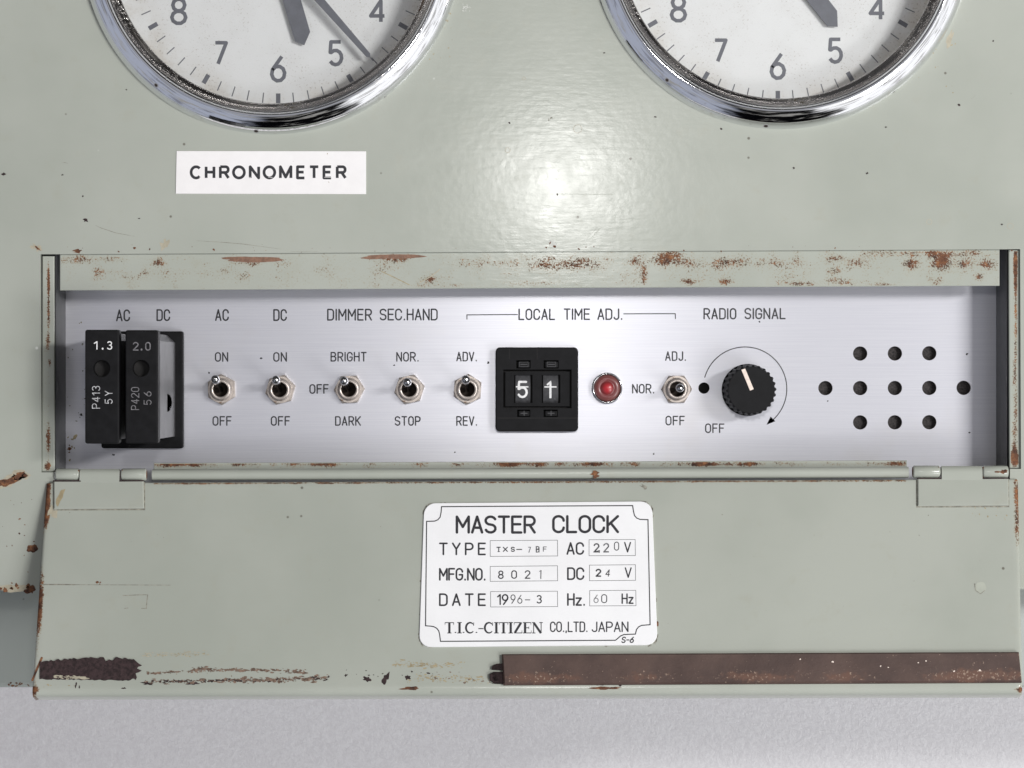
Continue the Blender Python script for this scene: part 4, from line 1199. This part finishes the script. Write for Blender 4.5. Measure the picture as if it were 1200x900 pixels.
holed_px(mb, rect(592.2, 435.6, 667.6, 476.2), [rect(*q) for q in wins], h1 - 3.5, HP + 3.2, 'black')
mb.build("window_frame", tw, T(629, 456, h1 - 4))
for (x0, y0, x1, y1), ch in zip(wins, "51"):
    mb = MB()
    a, b = T(x0 + 1.5, y1, h1 - 9), T(x1 - 2.5, y0, h1 - 9)
    mb.grid(lambda u, v: Vector((a.x + (b.x - a.x) * u, a.y + (b.y - a.y) * v, h1 - 8 + 3.0 * math.sin(math.pi * v))), 1, 12, 'black_soft', None, True)
    dw = mb.build("digit_wheel", tw, T((x0 + x1) / 2, 456, h1 - 8))
    mb = MB()
    sf = lambda x, y, l, y0=y0, y1=y1: T(x, y, h1 - 8 + 3.0 * math.sin(math.pi * max(0, min(1, (y1 - y) / (y1 - y0)))) + l)
    if ch == '5':
        text(mb, "5", 605.8, 618.6, 466.6, 20.4, 2.3, sf, 'ink_white', w=.62, lift=.4)
        mb.ribbon([(604.6, 453.2), (619.2, 453.4)], 1.5, sf, 'ink_white', .5, False, False)
    else:
        mb.ribbon([(641.2, 451.2), (645, 447.6)] + [(645, 447.6 + i) for i in range(1, 20)], 2.5, sf, 'ink_white', .4, False, False)
        mb.ribbon([(638, 453.4), (652.2, 453.4)], 1.6, sf, 'ink_white', .5, False, False)
    mb.build("digit", dw, T((x0 + x1) / 2, 456, h1 - 7))
for k, q in enumerate(btn):
    mb = MB()
    mb.prism(pq(h1, rrect(q[0] + 1.8, q[1] + 1.4, q[2] - .8, q[3] - .8, 1.2, 2)), h1 - .6, HP + 4, 'black', bev=.8)
    cx, cy = (q[0] + q[2]) / 2 + .5, (q[1] + q[3]) / 2
    mb.ribbon([(cx - 3.6, cy), (cx + 3.6, cy)], 1.1, at(h1 - .6), 'black_soft', .1)
    if k > 1: mb.ribbon([(cx, cy - 2.4), (cx, cy + 2.4)], 1.1, at(h1 - .6), 'black_soft', .13)
    else: mb.ribbon([(cx - 5, cy - 2.6), (cx + 5, cy - 2.6), (cx + 5, cy + 2.6), (cx - 5, cy + 2.6)], .6, at(h1 - .6), 'black_soft', .13, True)
    mb.build("push_button", tw, T(cx, cy, h1))

# fuse base and the two plug-in fuses
mb = MB()
hb = HP + 11
mb.prism(pq(hb, rrect(118.6, 388.2, 214.6, 525.4, 3, 3)), hb, HP + .3, 'black', bev=1.5)
mb.build("fuse_base", root, T(166, 457, HP))
def fuse(x0, y0, x1, y1, label, rating, code, lot, mat, cols):
    ht = 92.0
    a, b = T(x0, y0, ht), T(x1, y1, ht)
    cen = (a + b) / 2
    e = empty("fuse_plug", (cen.x * U, cen.y * U, (hb + HF) * U), label, "fuse", "plug-in fuses side by side in the fuse base")
    mb = MB()
    body = [(a.x + 1.2, a.y - 3), (b.x - 10, a.y - 3), (b.x - .6, a.y - 12), (b.x - .6, b.y + 5), (a.x + 1.2, b.y + 5)]
    mb.prism(body, ht - 16, hb + .1, 'grey_plastic')
    X = b.x - .55
    hm = [(X, T(0, 472, -20).y + 10.5 * math.sin(R(q)), 6 - 44 * math.cos(R(q))) for q in range(-90, 91, 15)]
    mb.add(hm, [tuple(range(len(hm)))], 'cavity'); mb.add(hm, [tuple(range(len(hm)))[::-1]], 'cavity')
    mb.add([(X + .3, hm[3][1], -22), (X + .3, hm[3][1] + 2.5, -22), (X + .3, hm[3][1] + 2.5, -14), (X + .3, hm[3][1], -14)], [(0, 1, 2, 3)], 'lever')
    bo = mb.build("fuse_body", e, (cen.x, cen.y, hb))
    # black cap with the lamp hole
    mb = MB()
    hx, hy = cols['hole']
    hc = T(hx, hy, ht)
    rr = rrect(a.x, b.y, b.x, a.y, 2.6, 3)
    ins = inset(ccw(rr), 1.5)
    mb.holed(ins, [circle(hc.x, hc.y, 9.8, 28)], ht, ht - 14, 'black_gloss')
    mb.prism(rr, ht, ht - 17, 'black_gloss', bev=1.5, cap=False, smooth=False)
    mb.add([(hc.x - 11, hc.y - 11, ht - 13), (hc.x + 11, hc.y - 11, ht - 13), (hc.x + 11, hc.y + 11, ht - 13), (hc.x - 11, hc.y + 11, ht - 13)], [(0, 1, 2, 3)], 'cavity')
    cap = mb.build("fuse_cap", e, (cen.x, cen.y, ht))
    mb = MB()
    sf = at(ht)
    rx0, rx1, ry = cols['rating']; text(mb, rating[0], rx0, rx0 + (4.6 if rating[0] == '1' else 6.8), ry, 10, 1.1, sf, mat); text(mb, '.', rx0 + 9.2, rx0 + 11.4, ry, 10, 1.8, sf, mat); text(mb, rating[2], rx1 - 6.4, rx1, ry, 10, 1.1, sf, mat)
    cx0, cy0, cy1 = cols['code']; text(mb, code, cy0, cy1, cx0, 9.6, .78, sf, 'ink_mid' if mat == 'ink_white' else mat, gap=.28, up=True)
    lx0, ly0, ly1 = cols['lot']; text(mb, lot, ly0, ly1, lx0, 9.2, .78, sf, 'ink_mid' if mat == 'ink_white' else mat, gap=.5, up=True)
    mb.build("lettering", cap, (cen.x, cen.y, ht))
    return e
fuse(99.6, 386.4, 139.6, 520, "black plug-in fuse marked P413 in crisp white, nearer the cabinet's left edge", "1.3", "P413", "5Y", 'ink_white',
     dict(rating=(110, 131.6, 409.8), hole=(119.2, 431.8), code=(117.4, 478.8, 452.2), lot=(132, 473.4, 458)))
fuse(146.8, 386.8, 185.4, 519.6, "black plug-in fuse with faded P420 marking and grey side in view", "2.0", "P420", "56", 'ink_dim',
     dict(rating=(155.6, 176.6, 410.8), hole=(165.2, 431.6), code=(163.2, 480.4, 453.6), lot=(177.6, 474.6, 458.6)))

for o in bpy.data.objects:
    if 'wl' in o: del o['wl']
